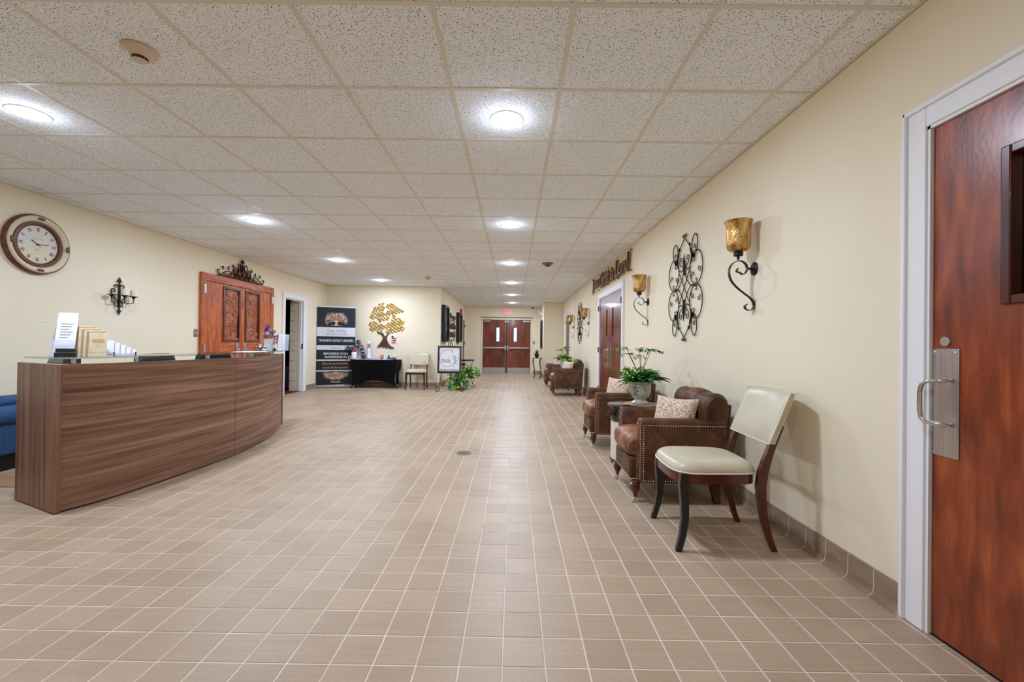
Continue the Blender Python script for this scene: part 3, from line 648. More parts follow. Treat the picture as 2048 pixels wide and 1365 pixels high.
# ---- cream dining chairs
def make_chair():
    t = thing('dining_chair', 'x', 'chair')
    def seat(u, v):
        a = 2*PI*u; ph = v*PI/2          # plan: front wider than rear
        e = .42; cx_, cy_ = math.copysign(abs(cos(a))**e, cos(a)), math.copysign(abs(sin(a))**e, sin(a))
        r = cos(ph)**.28; wd = .245-.028*(cy_+1)/2
        y = -.01+cy_*.235*r+(-.016*(1-cx_*cx_) if cy_ < 0 else 0)*r
        return (cx_*wd*r, y, .432+.062*sin(ph)**1.0*(1-.0*r))
    b = MB().grid(seat, 48, 12); obj('seat', b, CREAML, t, 80)
    ring = [seat(i/48, 0) for i in range(48)]
    obj('piping', MB().tube([(x*1.004, y*1.004, z) for x, y, z in ring], .0042, 6, closed=True, up=(0, 0, 1)), PIPING, t, 60)
    poly = [(x*.975, y*.975) for x, y, z in ring]
    obj('seat_rail', MB().prismz(poly, .372, .43), MAHOG, t, 40)
    for s in (-1, 1):       # sabre front legs
        P = [(s*.212, -.205, .43), (s*.214, -.212, .36), (s*.216, -.205, .27), (s*.218, -.203, .18), (s*.222, -.215, .09), (s*.228, -.24, .0)]
        q = MB(); 
        def sq(P, W, D):
            o = []; 
            for (x, y, z), w_, d_ in zip(P, W, D): o.append([(x-w_, y-d_, z), (x+w_, y-d_, z), (x+w_, y+d_, z), (x-w_, y+d_, z)])
            m = MB(); 
            for r_ in o: m.v += r_
            for i in range(len(o)-1):
                for k in range(4): k2 = (k+1) % 4; m.f.append((i*4+k, (i+1)*4+k, (i+1)*4+k2, i*4+k2))
            m.f.append((0, 1, 2, 3)); m.f.append(tuple(4*(len(o)-1)+k for k in (3, 2, 1, 0))); return m
        obj('leg', sq(P, [.021, .021, .019, .0175, .016, .015], [.024, .023, .022, .020, .018, .017]), ESPR, t, bev=.004)
        P = [(s*.195, .335, .70), (s*.20, .272, .56), (s*.202, .232, .44), (s*.203, .222, .36), (s*.203, .228, .26), (s*.203, .245, .16), (s*.203, .275, .06), (s*.203, .30, .0)]
        obj('leg', sq(P, [.016, .017, .018, .018, .017, .016, .015, .015], [.014, .02, .026, .026, .022, .019, .017, .016]), MAHOG, t, bev=.004, label='rear leg rising into the back')
    # curved upholstered back
    def bk(u, v):
        x = (u-.5)*2; z = .60+v*.285+.012*(1-x*x)*(v > .5)-.012*(1-x*x)*(v < .5)
        y = .255+(z-.56)*.40-.0+.035*(1-x*x); return x*.222, y, z
    g_ = MB(); NU, NV = 20, 8; th = .05
    F = [[bk(i/NU, j/NV) for i in range(NU+1)] for j in range(NV+1)]
    o = MB()
    def pil(p, i, j, sg):
        e = min(1, min(i, NU-i)/2.)**.5*min(1, min(j, NV-j)/1.5)**.5; return (p[0], p[1]+(sg*th/2)*(.55+.45*e), p[2]-sg*.008*e)
    fr = [[pil(F[j][i], i, j, -1) for i in range(NU+1)] for j in range(NV+1)]; re = [[pil(F[j][i], i, j, 1) for i in range(NU+1)] for j in range(NV+1)]
    for G, rev in ((fr, 0), (re, 1)):
        k0 = len(o.v)
        for row in G: o.v += row
        for j in range(NV):
            for i in range(NU):
                a = k0+j*(NU+1)+i; q_ = (a, a+1, a+NU+2, a+NU+1); o.f.append(tuple(reversed(q_)) if rev else q_)
    N_ = (NU+1)*(NV+1)
    bd = [(0, i) for i in range(NU)]+[(j, NU) for j in range(NV)]+[(NV, i) for i in range(NU, 0, -1)]+[(j, 0) for j in range(NV, 0, -1)]
    idx = [j*(NU+1)+i for j, i in bd]
    for k in range(len(idx)):
        a, c = idx[k], idx[(k+1) % len(idx)]; o.f.append((c, a, a+N_, c+N_))
    br = obj('backrest', o, CREAML, t, 55)
    for G in (fr, re):
        obj('piping', MB().tube([G[j][i] for j, i in bd], .0032, 6, closed=True), PIPING, br, 60)
    return t
dc = make_chair(); dc.location = (1.175, 2.615, 0); dc.rotation_euler = (0, 0, RW-.02)
dc['label'] = 'cream leather dining chair with dark sabre legs nearest the camera'; dc['group'] = 'cream dining chairs'
dup(dc, (-2.36, 10.50, 0), rz=0.03, label='cream dining chair facing the camera beside the black draped table')
# ---- small round black tables between the armchairs
def make_side_table(drum):
    t = thing('side_table', 'x', 'table')
    r = .25
    obj('table_top', MB().lathe([(0, .548), (r-.02, .548), (r, .552), (r+.004, .558), (r, .564), (r-.006, .560), (r-.02, .556), (0, .556)], 44), GLOSSB, t, 40)
    b = MB()
    for z in (.43, .535): b.tube([(.215*cos(2*PI*k/40), .215*sin(2*PI*k/40), z) for k in range(40)], .009, 8, closed=True, up=(0, 0, 1))
    for k in range(12):
        a = 2*PI*k/12; a2 = a+2*PI/12
        P = [(.215*cos(a+(a2-a)*i/10), .215*sin(a+(a2-a)*i/10), .482+.045*sin(2*PI*i/10)) for i in range(11)]; b.tube(P, .007, 6, up=(0, 0, 1))
        P = [(.215*cos(a+(a2-a)*i/10), .215*sin(a+(a2-a)*i/10), .482-.045*sin(2*PI*i/10)) for i in range(11)]; b.tube(P, .007, 6, up=(0, 0, 1))
    obj('scroll_band', b, GLOSSB, t, 50)
    if drum:
        obj('drum', MB().lathe([(0, .03), (.20, .03), (.212, .04), (.214, .42), (0, .42)], 44), mat('cream drum', (226, 216, 196), .5), t, 40)
        obj('base_band', MB().lathe([(.19, 0), (.216, 0), (.218, .03), (.19, .03)], 44, cap=False), GLOSSB, t, 40)
        obj('top_band', MB().lathe([(.2, .41), (.219, .41), (.219, .432), (.2, .432)], 44, cap=False), GLOSSB, t, 40)
    else:
        for k in range(4):
            a = PI/4+k*PI/2; c_, s_ = cos(a), sin(a)
            obj('leg', MB().tube([(.2*c_, .2*s_, .43), (.17*c_, .17*s_, .3), (.15*c_, .15*s_, .15), (.2*c_, .2*s_, .0)], .009, 8), IRON, t, 60)
    return t
st = make_side_table(True); st.location = (1.18, 4.2, 0); st['label'] = 'round gloss black table on a cream drum between the two near armchairs'; st['group'] = 'round tables between armchairs'
st2 = make_side_table(False); st2.location = (1.24, 10.77, 0); st2['label'] = 'small black iron table between the two far armchairs'; st2['group'] = 'round tables between armchairs'
pm = obj('placemat', MB().lathe([(0, 0), (.165, 0), (.175, .004), (.165, .008), (0, .007)], 40), WICKER, None, 50, loc=(1.265, 4.2, .5648)); tag(pm, 'round woven wicker mat under the near ceramic urn', 'placemat')
# ---- foliage helpers
def leaf_mesh(L=.12, W=.03, bend=.4, fold=.25, n=5):
    b = MB()
    for i in range(n+1):
        t_ = i/n; wd = W*sin(PI*min(1, t_**.8))**.8*(1 if t_ < 1 else 0)+(.0008)
        x = L*t_*cos(bend*t_*.5); z = L*t_*sin(.5*bend)*(1-1.6*t_*bend) if bend else 0
        b.v += [(x, -wd, z+wd*fold), (x, 0, z), (x, wd, z+wd*fold)]
    for i in range(n):
        a = i*3; b.f += [(a, a+3, a+4, a+1), (a+1, a+4, a+5, a+2)]
    return b
def add_leaf(b, p, az, el, L, W, bend=.5, roll=0, fold=.25, n=4):
    m = leaf_mesh(L, W, bend, fold, n); M_ = Matrix.Translation(p) @ Matrix.Rotation(az, 4, 'Z') @ Matrix.Rotation(-el, 4, 'Y') @ Matrix.Rotation(roll, 4, 'X')
    m.xf(M_); b.add(m.v, m.f)
def urn_plant(name, label, loc, pot_prof, potm, zt, seed, big=True, feet=None, spread=1.):
    random.seed(seed)
    t = thing(name, label, 'plant', loc, random.uniform(0, 6), None)
    t.rotation_euler = (0, 0, 0)
    pot = obj('pot', MB().lathe(pot_prof, 36, cap=False), potm, t, 50)
    obj('soil', MB().lathe([(0, zt-.03), (.09, zt-.03), (.09, zt-.025), (0, zt-.022)], 20), DARKWD, t)
    # broad leaves, each a part
    for k in range(13):
        az = 2*PI*k/13+random.uniform(-.15, .15); L = random.uniform(.19, .28)*spread
        b = MB(); add_leaf(b, (0, 0, 0), 0, random.uniform(-.05, .3), L, L*.24, .7, random.uniform(-.4, .4), .3, 7)
        obj('leaf', b, random.choice([LEAFB, LEAFD, LEAFL, LEAFL]), t, 80, loc=(.05*cos(az), .05*sin(az), zt-.01+random.uniform(0, .03)), rz=az)
    for k in range(16):
        az = random.uniform(0, 6.28); L = random.uniform(.12, .19)*spread
        b = MB(); add_leaf(b, (0, 0, 0), 0, random.uniform(.3, .9), L, L*.2, .8, random.uniform(-.4, .4), .3, 6)
        obj('leaf', b, random.choice([LEAFL, LEAFL, LEAFD]), t, 80, loc=(.04*cos(az), .04*sin(az), zt+random.uniform(0, .04)), rz=az)
    # fern fronds
    fo = MB(); fs = MB()
    for k in range(64):
        az = random.uniform(0, 2*PI); el = random.uniform(.35, 1.4); L = random.uniform(.12, .24)*spread; p = Vector((0, 0, zt-.02))
        pts = [p.copy()]
        for i in range(8):
            e = el-i*.16; p = p+Vector((cos(az)*cos(e), sin(az)*cos(e), sin(e)))*(L/8); pts.append(p.copy())
        fs.tube(pts, .0015, 4)
        for i in range(1, 9):
            for s in (-1, 1):
                add_leaf(fo, pts[i], az+s*1.0, .25, L*.34*(1.1-i/11), L*.075, .4, 0, .2, 2)
    obj('fern_fronds', fo, LEAFL, t, 80, kind='stuff'); obj('stems', fs, LEAFD, t, kind='stuff')
    # tall stems with drooping clusters
    for k in range(6):
        az = k*1.05+.3; r_ = random.uniform(.07, .17)*spread; h = random.uniform(.22, .34)*spread
        pts = [(0, 0, zt), (r_*.4*cos(az), r_*.4*sin(az), zt+h*.5), (r_*cos(az), r_*sin(az), zt+h)]
        s = MB().tube(pts, .003, 5); so = obj('stem', s, STEM, t, 60)
        fo = MB()
        for q in range(11): add_leaf(fo, Vector(pts[-1]), random.uniform(0, 6.28), random.uniform(-.5, .5), random.uniform(.045, .085), .009, .9, 0, .3, 4)
        for q in range(3):
            a2 = az+random.uniform(-.8, .8); P = [pts[-1], (pts[-1][0]+.06*cos(a2), pts[-1][1]+.06*sin(a2), pts[-1][2]+.012), (pts[-1][0]+.11*cos(a2), pts[-1][1]+.11*sin(a2), pts[-1][2]-.015)]
            fo.tube(P, .0015, 4)
            for e in range(4): add_leaf(fo, Vector(P[2]), random.uniform(0, 6.28), random.uniform(-.7, .6), .035, .007, .6, 0, .3, 3)
        obj('leaf_cluster', fo, LEAFD if k % 2 else LEAFL, so, 80, kind='stuff')
    fl_ = MB()
    for k in range(46):
        az = PI+random.uniform(-1.3, 1.3); r_ = random.uniform(.10, .19)*spread; fl_.sell((r_*cos(az), r_*sin(az), zt+random.uniform(.04, .15)*spread), (.009, .009, .008), 1, 1, 6, 4)
    obj('flower_heads', fl_, LEAFP, t, 60, kind='stuff')
    if feet: pass
    return t
urn = [(0, 0), (.078, 0), (.084, .008), (.078, .018), (.055, .03), (.05, .042), (.062, .052), (.085, .075), (.098, .11), (.1, .15), (.1, .19), (.108, .205), (.112, .212), (.106, .218), (.096, .212), (.092, .19), (.0, .185)]
up_ = urn_plant('potted_arrangement', 'celadon urn of ferns and broad leaves on the wicker mat', (1.245, 4.2, .5735), urn, CERAM, .215, 11)
en = MB(); random.seed(3)
for k in range(24):
    a = -2.35+random.uniform(-.28, .28); z = random.uniform(.09, .17); rr = .1005+(0 if z > .11 else -.004)
    en.sell((rr*cos(a), rr*sin(a), z), (.004, .004, .006), 1, 1, 6, 4)
for k in range(3): en.tube([((.1008)*cos(-2.35+q*.05-.1+k*.08), .1008*sin(-2.35+q*.05-.1+k*.08), .09+q*.014) for q in range(6)], .0012, 4)
obj('sprig_relief', en, mat('sprig', (120, 100, 70), .5), up_.children[0], kind='stuff')
pot2 = [(0, 0), (.072, 0), (.076, .004), (.10, .19), (.106, .2), (.1, .203), (.094, .19), (0, .185)]
urn_plant('potted_arrangement', 'plain white pot of ferns between the two far armchairs', (1.26, 10.75, .5645), pot2, WHITEC, .20, 17)
# ---- wall sconces with mercury glass
def make_sconce():
    t = thing('wall_sconce', 'x', 'sconce')
    # local: wall plane y=0, out = -y
    cy = -.115
    pr = [(0, .118), (.018, .118), (.055, .122), (.072, .14), (.078, .17), (.078, .26), (.080, .30), (.090, .325), (.0935, .333), (.0915, .334), (.0885, .327), (.077, .302), (.075, .26), (.075, .17), (.069, .143), (.05, .127), (0, .124)]
    obj('glass_shade', MB().lathe(pr, 40, (0, cy, 0), cap=False), AMBER, t, 60)
    obj('cup', MB().lathe([(0, .062), (.007, .062), (.007, .07), (.013, .074), (.007, .079), (.007, .083), (.022, .086), (.031, .09), (.031, .118), (.027, .121), (0, .121)], 24, (0, cy, 0)), IRON, t, 40)
    # flat scroll strap in the YZ plane
    P = []
    P += [(-.155+.0, -.0)]
    sp = spiral(-.085, -.005, .022, .05, -2.6, 1.5, 18)      # inner curl ending at top
    S_ = [(-.105, -.028), (-.085, -.040), (-.065, -.030), (-.052, .0), (-.065, .035), (-.10, .055), (-.14, .045), (-.172, .01), (-.178, -.04), (-.16, -.09), (-.12, -.135), (-.07, -.175), (-.03, -.205), (-.008, -.235), (-.004, -.265), (-.015, -.285), (-.04, -.292), (-.062, -.28), (-.066, -.262), (-.05, -.25)]
    S_ = [(-.118, .0), (-.126, -.02)]+S_
    # smooth by Catmull-Rom
    def cr(Q, n=5):
        o = []
        for i in range(len(Q)-1):
            p0, p1, p2, p3 = Q[max(i-1, 0)], Q[i], Q[i+1], Q[min(i+2, len(Q)-1)]
            for k in range(n):
                u = k/n; o.append(tuple(.5*((2*b_)+(-a_+c_)*u+(2*a_-5*b_+4*c_-d_)*u*u+(-a_+3*b_-3*c_+d_)*u**3) for a_, b_, c_, d_ in zip(p0, p1, p2, p3)))
        return o+[Q[-1]]
    P = [(0, y, z) for y, z in cr(S_)]
    obj('scroll_arm', MB().tube(P, .0032, 8, flat=5.6, up=(1, 0, 0)), IRON, t, 60)
    obj('wall_plate', MB().lathe([(0, -.03), (.008, -.03), (.012, -.02), (.035, -.014), (.047, -.006), (.047, -.0005), (0, -.0005)], 32, (0, 0, 0), 'y').tube([(0, -.055, 0), (0, -.02, 0)], .008, 10), IRON, t, 50)
    return t
sc_ = make_sconce(); sc_.location = (XR, 3.01, 1.69); sc_.rotation_euler = (0, 0, RW); sc_['label'] = 'amber glass wall sconce nearest the camera, right of the iron medallion'; sc_['group'] = 'amber mercury glass wall sconces'
dup(sc_, (XR, 5.385, 1.69), label='amber glass wall sconce between the iron medallion and the lettered sign')
dup(sc_, (XR, 9.60, 1.63), label='amber glass wall sconce beside the second, distant iron medallion')
dup(sc_, (XR, 11.97, 1.63), label='farthest amber glass wall sconce on the right wall')
# ---- iron medallions
def make_medallion():
    t = thing('wall_medallion', 'x', 'wall decor')
    q = []   # curves in one quadrant set (x right, z up), mirrored
    h = .548
    C1 = []      # mirrored left/right AND top/bottom
    C1.append(([(0, .49), (.045, .455), (.09, .42), (.13, .385)], .0048))
    C1.append((bez((.13, .385), (.20, .28), (.15, .15), (.065, .17))+bez((.065, .17), (.025, .18), (.0, .22), (.0, .26))[1:], .0048))
    C1.append((bez((.015, .19), (.05, .22), (.115, .22), (.112, .275))+spiral(.08, .28, .032, .010, 0, 5.2, 14)[1:], .0044))
    C1.append((spiral(.03, .515, .024, .006, 2.8, 9.0, 18), .0045))
    C1.append((bez((.13, .36), (.16, .30), (.18, .26), (.18, .22)), .0045))
    C1.append((oval(.235, .375, .062, .098, n=26, tilt=-.12), .0048)); C1.append((spiral(.235, .355, .028, .008, -1.2, 5, 16), .004))
    C1.append((oval(.272, .158, .138, .158, n=34), .0048))
    C1.append((spiral(.22, .235, .034, .008, 2.6, -2.6, 14), .004)); C1.append((spiral(.335, .13, .034, .009, -1.0, 4.4, 14), .004)); C1.append((spiral(.20, .10, .032, .008, 4.2, -1.6, 14), .004)); C1.append((spiral(.27, .04, .03, .008, -2.4, 3, 14), .004))
    C1.append(([(0, 0), (.06, .075), (.12, .15)], .0045))
    C1.append((bez((.0, .24), (.01, .12), (.06, .06), (.155, .0)), .0045))
    C1.append((bez((.155, .0), (.18, .01), (.22, .0), (.27, .0)), .0045))
    for nm, sx, sz in (('upper_right_scrolls', 1, 1), ('upper_left_scrolls', -1, 1), ('lower_right_scrolls', 1, -1), ('lower_left_scrolls', -1, -1)):
        b = MB()
        for P, r in C1: b.tube([(x*sx*1.0, -.014, z*sz) for x, z in P], r, 6)
        lf = [(.14, .375, 2.4), (.205, .25, 1.2), (.21, .265, 1.8)]
        for x, z, a in lf:
            for k in (-.5, 0, .5): add_leaf(b, Vector((x*sx, -.016, z*sz)), 0 if sx > 0 else PI, sz*(a+k), .05, .008, 0, 0, 0, 3)
        obj(nm, b, IRON, t, 60)
    b = MB()
    for s in (1, -1):
        b.tube([(0, -.016, s*.12), (0, -.018, s*.24), (0, -.016, s*.335)], [.008, .014, .002], 8)
        b.tube([(0, -.016, s*.20), (.02, -.018, s*.235), (.022, -.016, s*.26)], .004, 6); b.tube([(0, -.016, s*.20), (-.02, -.018, s*.235), (-.022, -.016, s*.26)], .004, 6)
    for x in (-.27, .27, -.02): b.tube([(x, -.014, 0), (x, 0, 0)], .004, 6)
    obj('spear_ornament', b, IRON, t, 60)
    return t
md = make_medallion(); md.location = (XR, 4.217, 1.717); md.rotation_euler = (0, 0, RW); md['label'] = 'large black scrolled iron medallion between the two near sconces'; md['group'] = 'scrolled iron wall medallions'
dup(md, (XR, 10.85, 1.69), label='distant scrolled iron medallion beyond the double doors')
# ---- lettered sign over the double doors
sg = thing('lettered_sign', 'clear acrylic sign with raised brown lettering above the cherry double doors', 'sign', (XR, 9.11, 2.19), RW)
SGL = 3.02
obj('acrylic_sheet', MB().box(0, SGL, -.024, -.020, 0, .355), glass_mat('acrylic', (250, 248, 240), ior=1.3), sg)
b = MB()
for x in (.03, .72, 1.5, 2.2, SGL-.03):
    for z in (.03, .325): b.lathe([(0, -.034), (.010, -.033), (.011, -.024), (.006, -.02), (.006, 0)], 12, (x, 0, z), 'y')
obj('standoffs', b, BRONZE, sg, 40)
LB = mat('brown letters', (98, 58, 28), .4); LG = mat('gold letter edge', (186, 140, 76), .3, .6)
for wd, x0, x1 in (('Jesus', .10, .78), ('Christ', .86, 1.66), ('is', 1.78, 2.0), ('Lord', 2.1, 2.92)):
    hh = .27 if wd != 'is' else .235
    o = text('lettering', wd, x1-x0, hh, sg, LB, ((x0+x1)/2, -.026, .045+hh/2), .02, 0, .18, .022)
    text('letter_backing', wd, (x1-x0)+.012, hh+.014, o, LG, ((x0+x1)/2+.004, -.0245, .045+hh/2-.003), .003, 0, .18, .045)
# ---- plant stand, far wall bits
ps = thing('plant_stand', 'slender gold metal stand holding the small dark potted plant', 'stand', (.84, 14.45, 0))
PG = mat('aged gold metal', (140, 122, 92), .4, .6, c2=(84, 72, 56), scale=(20, 20, 20))
obj('top', MB().box(-.19, .13, -.13, .13, .665, .685), PG, ps, bev=.006)
for sx, sy in ((-1, -1), (1, -1), (-1, 1), (1, 1)):
    bx_ = -.13 if sx < 0 else .09
    obj('leg', MB().tube([(bx_-.03*(sx < 0), sy*.1, .66), (bx_-.045, sy*.1, .55), (bx_+.0, sy*.1, .3), (bx_+.02, sy*.1, .1), (bx_-.03, sy*.11, .0)], [.02, .018, .014, .012, .02], 8), PG, ps, 60)
obj('lower_shelf', MB().box(-.1, .1, -.09, .09, .13, .145), PG, ps)
sp_ = thing('potted_succulent', 'small spiky dark green plant in a black pot near the far doors', 'plant', (.79, 14.45, .685))
obj('pot', MB().lathe([(0, 0), (.05, 0), (.08, .09), (.085, .13), (.07, .13), (0, .11)], 20), GLOSSB, sp_, 40)
random.seed(5)
for k in range(22):
    b = MB(); add_leaf(b, (0, 0, 0), 0, random.uniform(.15, 1.2), random.uniform(.15, .2), .014, .5, 0, .4, 4); obj('leaf', b, LEAFD, sp_, 80, loc=(0, 0, .115), rz=2*PI*k/22)
mf = thing('wall_mirror', 'tall dark framed mirror on the short side wall by the far doors', 'mirror', (XJ, 15.55, 1.0), RW)
b = MB()
for a in ((-.3, -.24, 0, 1.0), (.24, .3, 0, 1.0), (-.24, .24, 0, .06), (-.24, .24, .94, 1.0)): b.box(a[0], a[1], -.05, -.001, a[2], a[3])
obj('frame', b, BLACK, mf, bev=.008); obj('mirror_glass', MB().box(-.24, .24, -.02, -.015, .06, .94), CHROME, mf)
el = thing('emergency_light', 'white twin-head emergency light high near the far doors', 'light', (XJ, 15.75, 2.2), RW)
obj('body', MB().box(-.14, .14, -.07, -.001, 0, .10), WHITEP, el, bev=.01)
for s in (-1, 1): obj('lamp_head', MB().lathe([(.02, 0), (.05, -.05), (.05, -.07), (0, -.072)], 16, (s*.09, -.06, .12), 'y'), WHITEP, el, 50)
ex = thing('exit_sign', 'white exit sign with red letters above the far double doors', 'sign', (-.26, YF, 2.28))
obj('housing', MB().box(-.17, .17, -.05, -.001, 0, .235), WHITEP, ex, bev=.008); text('lettering', 'EXIT', .27, .16, ex, mat('exit red', (224, 40, 44), .4, emit=1.1), (0, -.051, .118), .002, bold=.02)
cd_ = thing('dome_camera', 'small dark dome camera on the ceiling edge above the far doors', 'camera', (.72, YF-.1, ZC)); obj('base', MB().lathe([(0, 0), (.06, 0), (.06, -.02), (.05, -.025), (0, -.025)], 20), WHITEP, cd_, 40); obj('dome', MB().lathe([(.05, -.02), (.045, -.05), (.025, -.07), (0, -.075)], 20, cap=False), GLOSSB, cd_, 60)
def plate(name, loc, rz, label, kind_):
    t = thing(name, label, kind_, loc, rz); obj('cover_plate', MB().box(-.036, .036, -.006, -.0005, -.058, .058), mat('steel plate', (150, 138, 118), .35, .7), t, bev=.002)
    obj('toggle', MB().box(-.006, .006, -.014, -.006, -.012, .012), WHITEP, t); return t
plate('light_switch', (.78, YF, 1.2), 0, 'metal light switch plate right of the far double doors', 'switch')
plate('light_switch', (XL, 6.44, 1.24), LW, 'metal light switch plate left of the carved wooden doors', 'switch')
# ---- ceiling bits
def detector(x, y, label, m=BEIGEP, r=.075, cat='smoke detector', name='smoke_detector'):
    t = thing(name, label, cat, (x, y, ZC+.004))
    obj('base', MB().lathe([(0, 0), (r, 0), (r, -.012), (r*.9, -.02), (0, -.02)], 32), m, t, 40)
    obj('sensor_dome', MB().lathe([(r*.8, -.02), (r*.6, -.036), (r*.42, -.04), (0, -.04)], 32, cap=False), m, t, 40)
    b = MB()
    for k in range(12):
        a = 2*PI*k/12; b.add([(r*.44*cos(a+d), r*.44*sin(a+d), z) for d, z in ((-.18, -.036), (.18, -.036), (.18, -.052), (-.18, -.052))], [(0, 1, 2, 3), (3, 2, 1, 0)])
    obj('vents', b, BLACK, t); obj('cap', MB().lathe([(0, -.04), (r*.42, -.052), (r*.36, -.058), (0, -.06)], 24), m, t, 40); return t
detector(-1.883, 2.12, 'beige smoke detector in the ceiling tile nearest the upper left')
detector(-1.89, 9.35, 'small beige smoke detector near the far end of the ceiling')
detector(.585, 7.6, 'flat dark-rimmed ceiling sensor near the right wall', mat('taupe sensor', (120, 112, 104), .5), .1, 'sensor', 'ceiling_sensor')
dr = thing('floor_drain', 'round brass floor drain set in the tiles', 'drain', (-.498, 4.445, 0))
obj('ring', MB().lathe([(.062, .0005), (.078, .0005), (.078, .004), (.062, .004)], 32, cap=False), mat('dull brass', (146, 134, 116), .4, .6), dr, 40)
b = MB().lathe([(0, .0005), (.062, .0005), (.062, .003), (0, .003)], 32); obj('cover', b, mat('drain cover', (120, 112, 100), .45, .5), dr, 40)
b = MB()
for x in (-.04, -.02, 0, .02, .04): h_ = sqrt(.055**2-x*x); b.box(x-.003, x+.003, -h_, h_, .003, .0034)
obj('slots', b, BLACK, dr)
# ================================================================= RECEPTION DESK
T2 = math.tau
dk = thing('reception_desk', 'long curved walnut laminate reception desk with glass counter', 'desk')
ctl = [(-2.936, 2.77), (-2.861, 2.975), (-2.799, 3.313), (-2.754, 3.781), (-2.737, 4.222), (-2.792, 4.75), (-2.94, 5.332), (-3.135, 5.80)]
def crm(Q, n=6):
    o = []
    for i in range(len(Q)-1):
        p0, p1, p2, p3 = Q[max(i-1, 0)], Q[i], Q[i+1], Q[min(i+2, len(Q)-1)]
        for k in range(n):
            u = k/n; o.append(tuple(.5*((2*b_)+(-a_+c_)*u+(2*a_-5*b_+4*c_-d_)*u*u+(-a_+3*b_-3*c_+d_)*u**3) for a_, b_, c_, d_ in zip(p0, p1, p2, p3)))
    return o+[Q[-1]]
cur = crm(ctl, 6)
def off(P, d):
    o = []
    for i, p in enumerate(P):
        a, c = P[max(i-1, 0)], P[min(i+1, len(P)-1)]; tx, ty = c[0]-a[0], c[1]-a[1]; l = math.hypot(tx, ty); o.append((p[0]-ty/l*d, p[1]+tx/l*d))
    return o
def ribbon(P, th, z0, z1):
    Q = off(P, th); n = len(P); b = MB(); b.v = [(x, y, z0) for x, y in P]+[(x, y, z1) for x, y in P]+[(x, y, z0) for x, y in Q]+[(x, y, z1) for x, y in Q]
    for i in range(n-1): b.f += [(i, i+1, n+i+1, n+i), (2*n+i+1, 2*n+i, 3*n+i, 3*n+i+1), (n+i, n+i+1, 3*n+i+1, 3*n+i), (i+1, i, 2*n+i, 2*n+i+1)]
    b.f += [(0, n, 3*n, 2*n), (n-1, 3*n-1, 4*n-1, 2*n-1)]; return b
ks = 24
HD = .965
obj('front_panel', ribbon(cur[:ks+1], .03, .012, HD), LAMINATE, dk, 30)
obj('front_panel', ribbon([(a+.0, c+.0) for a, c in cur[ks:]][0:], .03, .012, HD), LAMINATE, dk, 30)
g_ = cur[ks]; obj('panel_joint', MB().box(g_[0]-.012, g_[0]+.0008, g_[1]-.0018, g_[1]+.0018, .012, HD), DARKWD, dk)
pA, pB = Vector((-3.47, 2.985, 0)), Vector((-2.962, 2.757, 0)); dv = (pB-pA).normalized(); nv = Vector((-dv.y, dv.x, 0))
def slab(p, q, th, z0, z1):
    d_ = (q-p).normalized(); n_ = Vector((-d_.y, d_.x, 0))*th
    return MB().prismz([(p.x, p.y), (q.x, q.y), (q.x+n_.x, q.y+n_.y), (p.x+n_.x, p.y+n_.y)], z0, z1)
obj('end_panel', slab(pA, pB, .028, .008, HD), LAMINV, dk, bev=.002)
obj('corner_post', slab(pB+Vector((.001, 0, 0)), pB+dv*.028, .03, .008, HD), LAMINV, dk, bev=.002)
e1 = Vector((cur[-1][0], cur[-1][1], 0)); obj('end_panel', slab(e1+Vector((-.50, .02, 0)), e1+Vector((0, .01, 0)), .028, .008, HD), LAMINV, dk, bev=.002)
inn = off(cur, .46)
obj('work_surface', MB().prismz(off(cur, .03)+list(reversed(inn)), .71, .74), LAMINATE, dk)
obj('transaction_shelf', MB().prismz(off(cur, .03)[1:-1]+list(reversed(off(cur, .12)[1:-1])), HD-.03, HD-.004), LAMINATE, dk)
obj('plinth', ribbon(off(cur, .012), .02, .001, .012), BLACK, dk)
obj('pedestal', MB().box(-3.42, -3.1, 3.1, 3.6, .02, .70), LAMINV, dk)
gl = cur[1:-1]; gl = [(gl[0][0]-.02, gl[0][1]-.05)]+gl+[(e1.x-.045, e1.y+.16)]
g0, g1 = off(gl, -.005), off(gl, .40)
obj('glass_counter', MB().prismz(g0+list(reversed(g1)), 1.0, 1.010), glass_mat('counter glass', (214, 232, 230), ior=1.75), dk, bev=.001, label='pale green glass counter slab')
for k in (3, 11, 20, 29, 37):
    p = off(cur, .07)[k]; obj('standoff', MB().lathe([(0, HD-.005), (.016, HD-.005), (.016, .9995), (0, .9995)], 16, (p[0], p[1], 0)), CHROME, dk, 40)
obj('glass_bracket', MB().prism([(-.13, HD), (.10, HD), (.10, .998), (-.10, .998)], -.05, .04).xf(Matrix.Translation((-3.06, 2.92, 0)) @ Matrix.Rotation(-.42, 4, 'Z')), GLOSSB, dk, label='black bracket block at the near end')
GZ = 1.0105
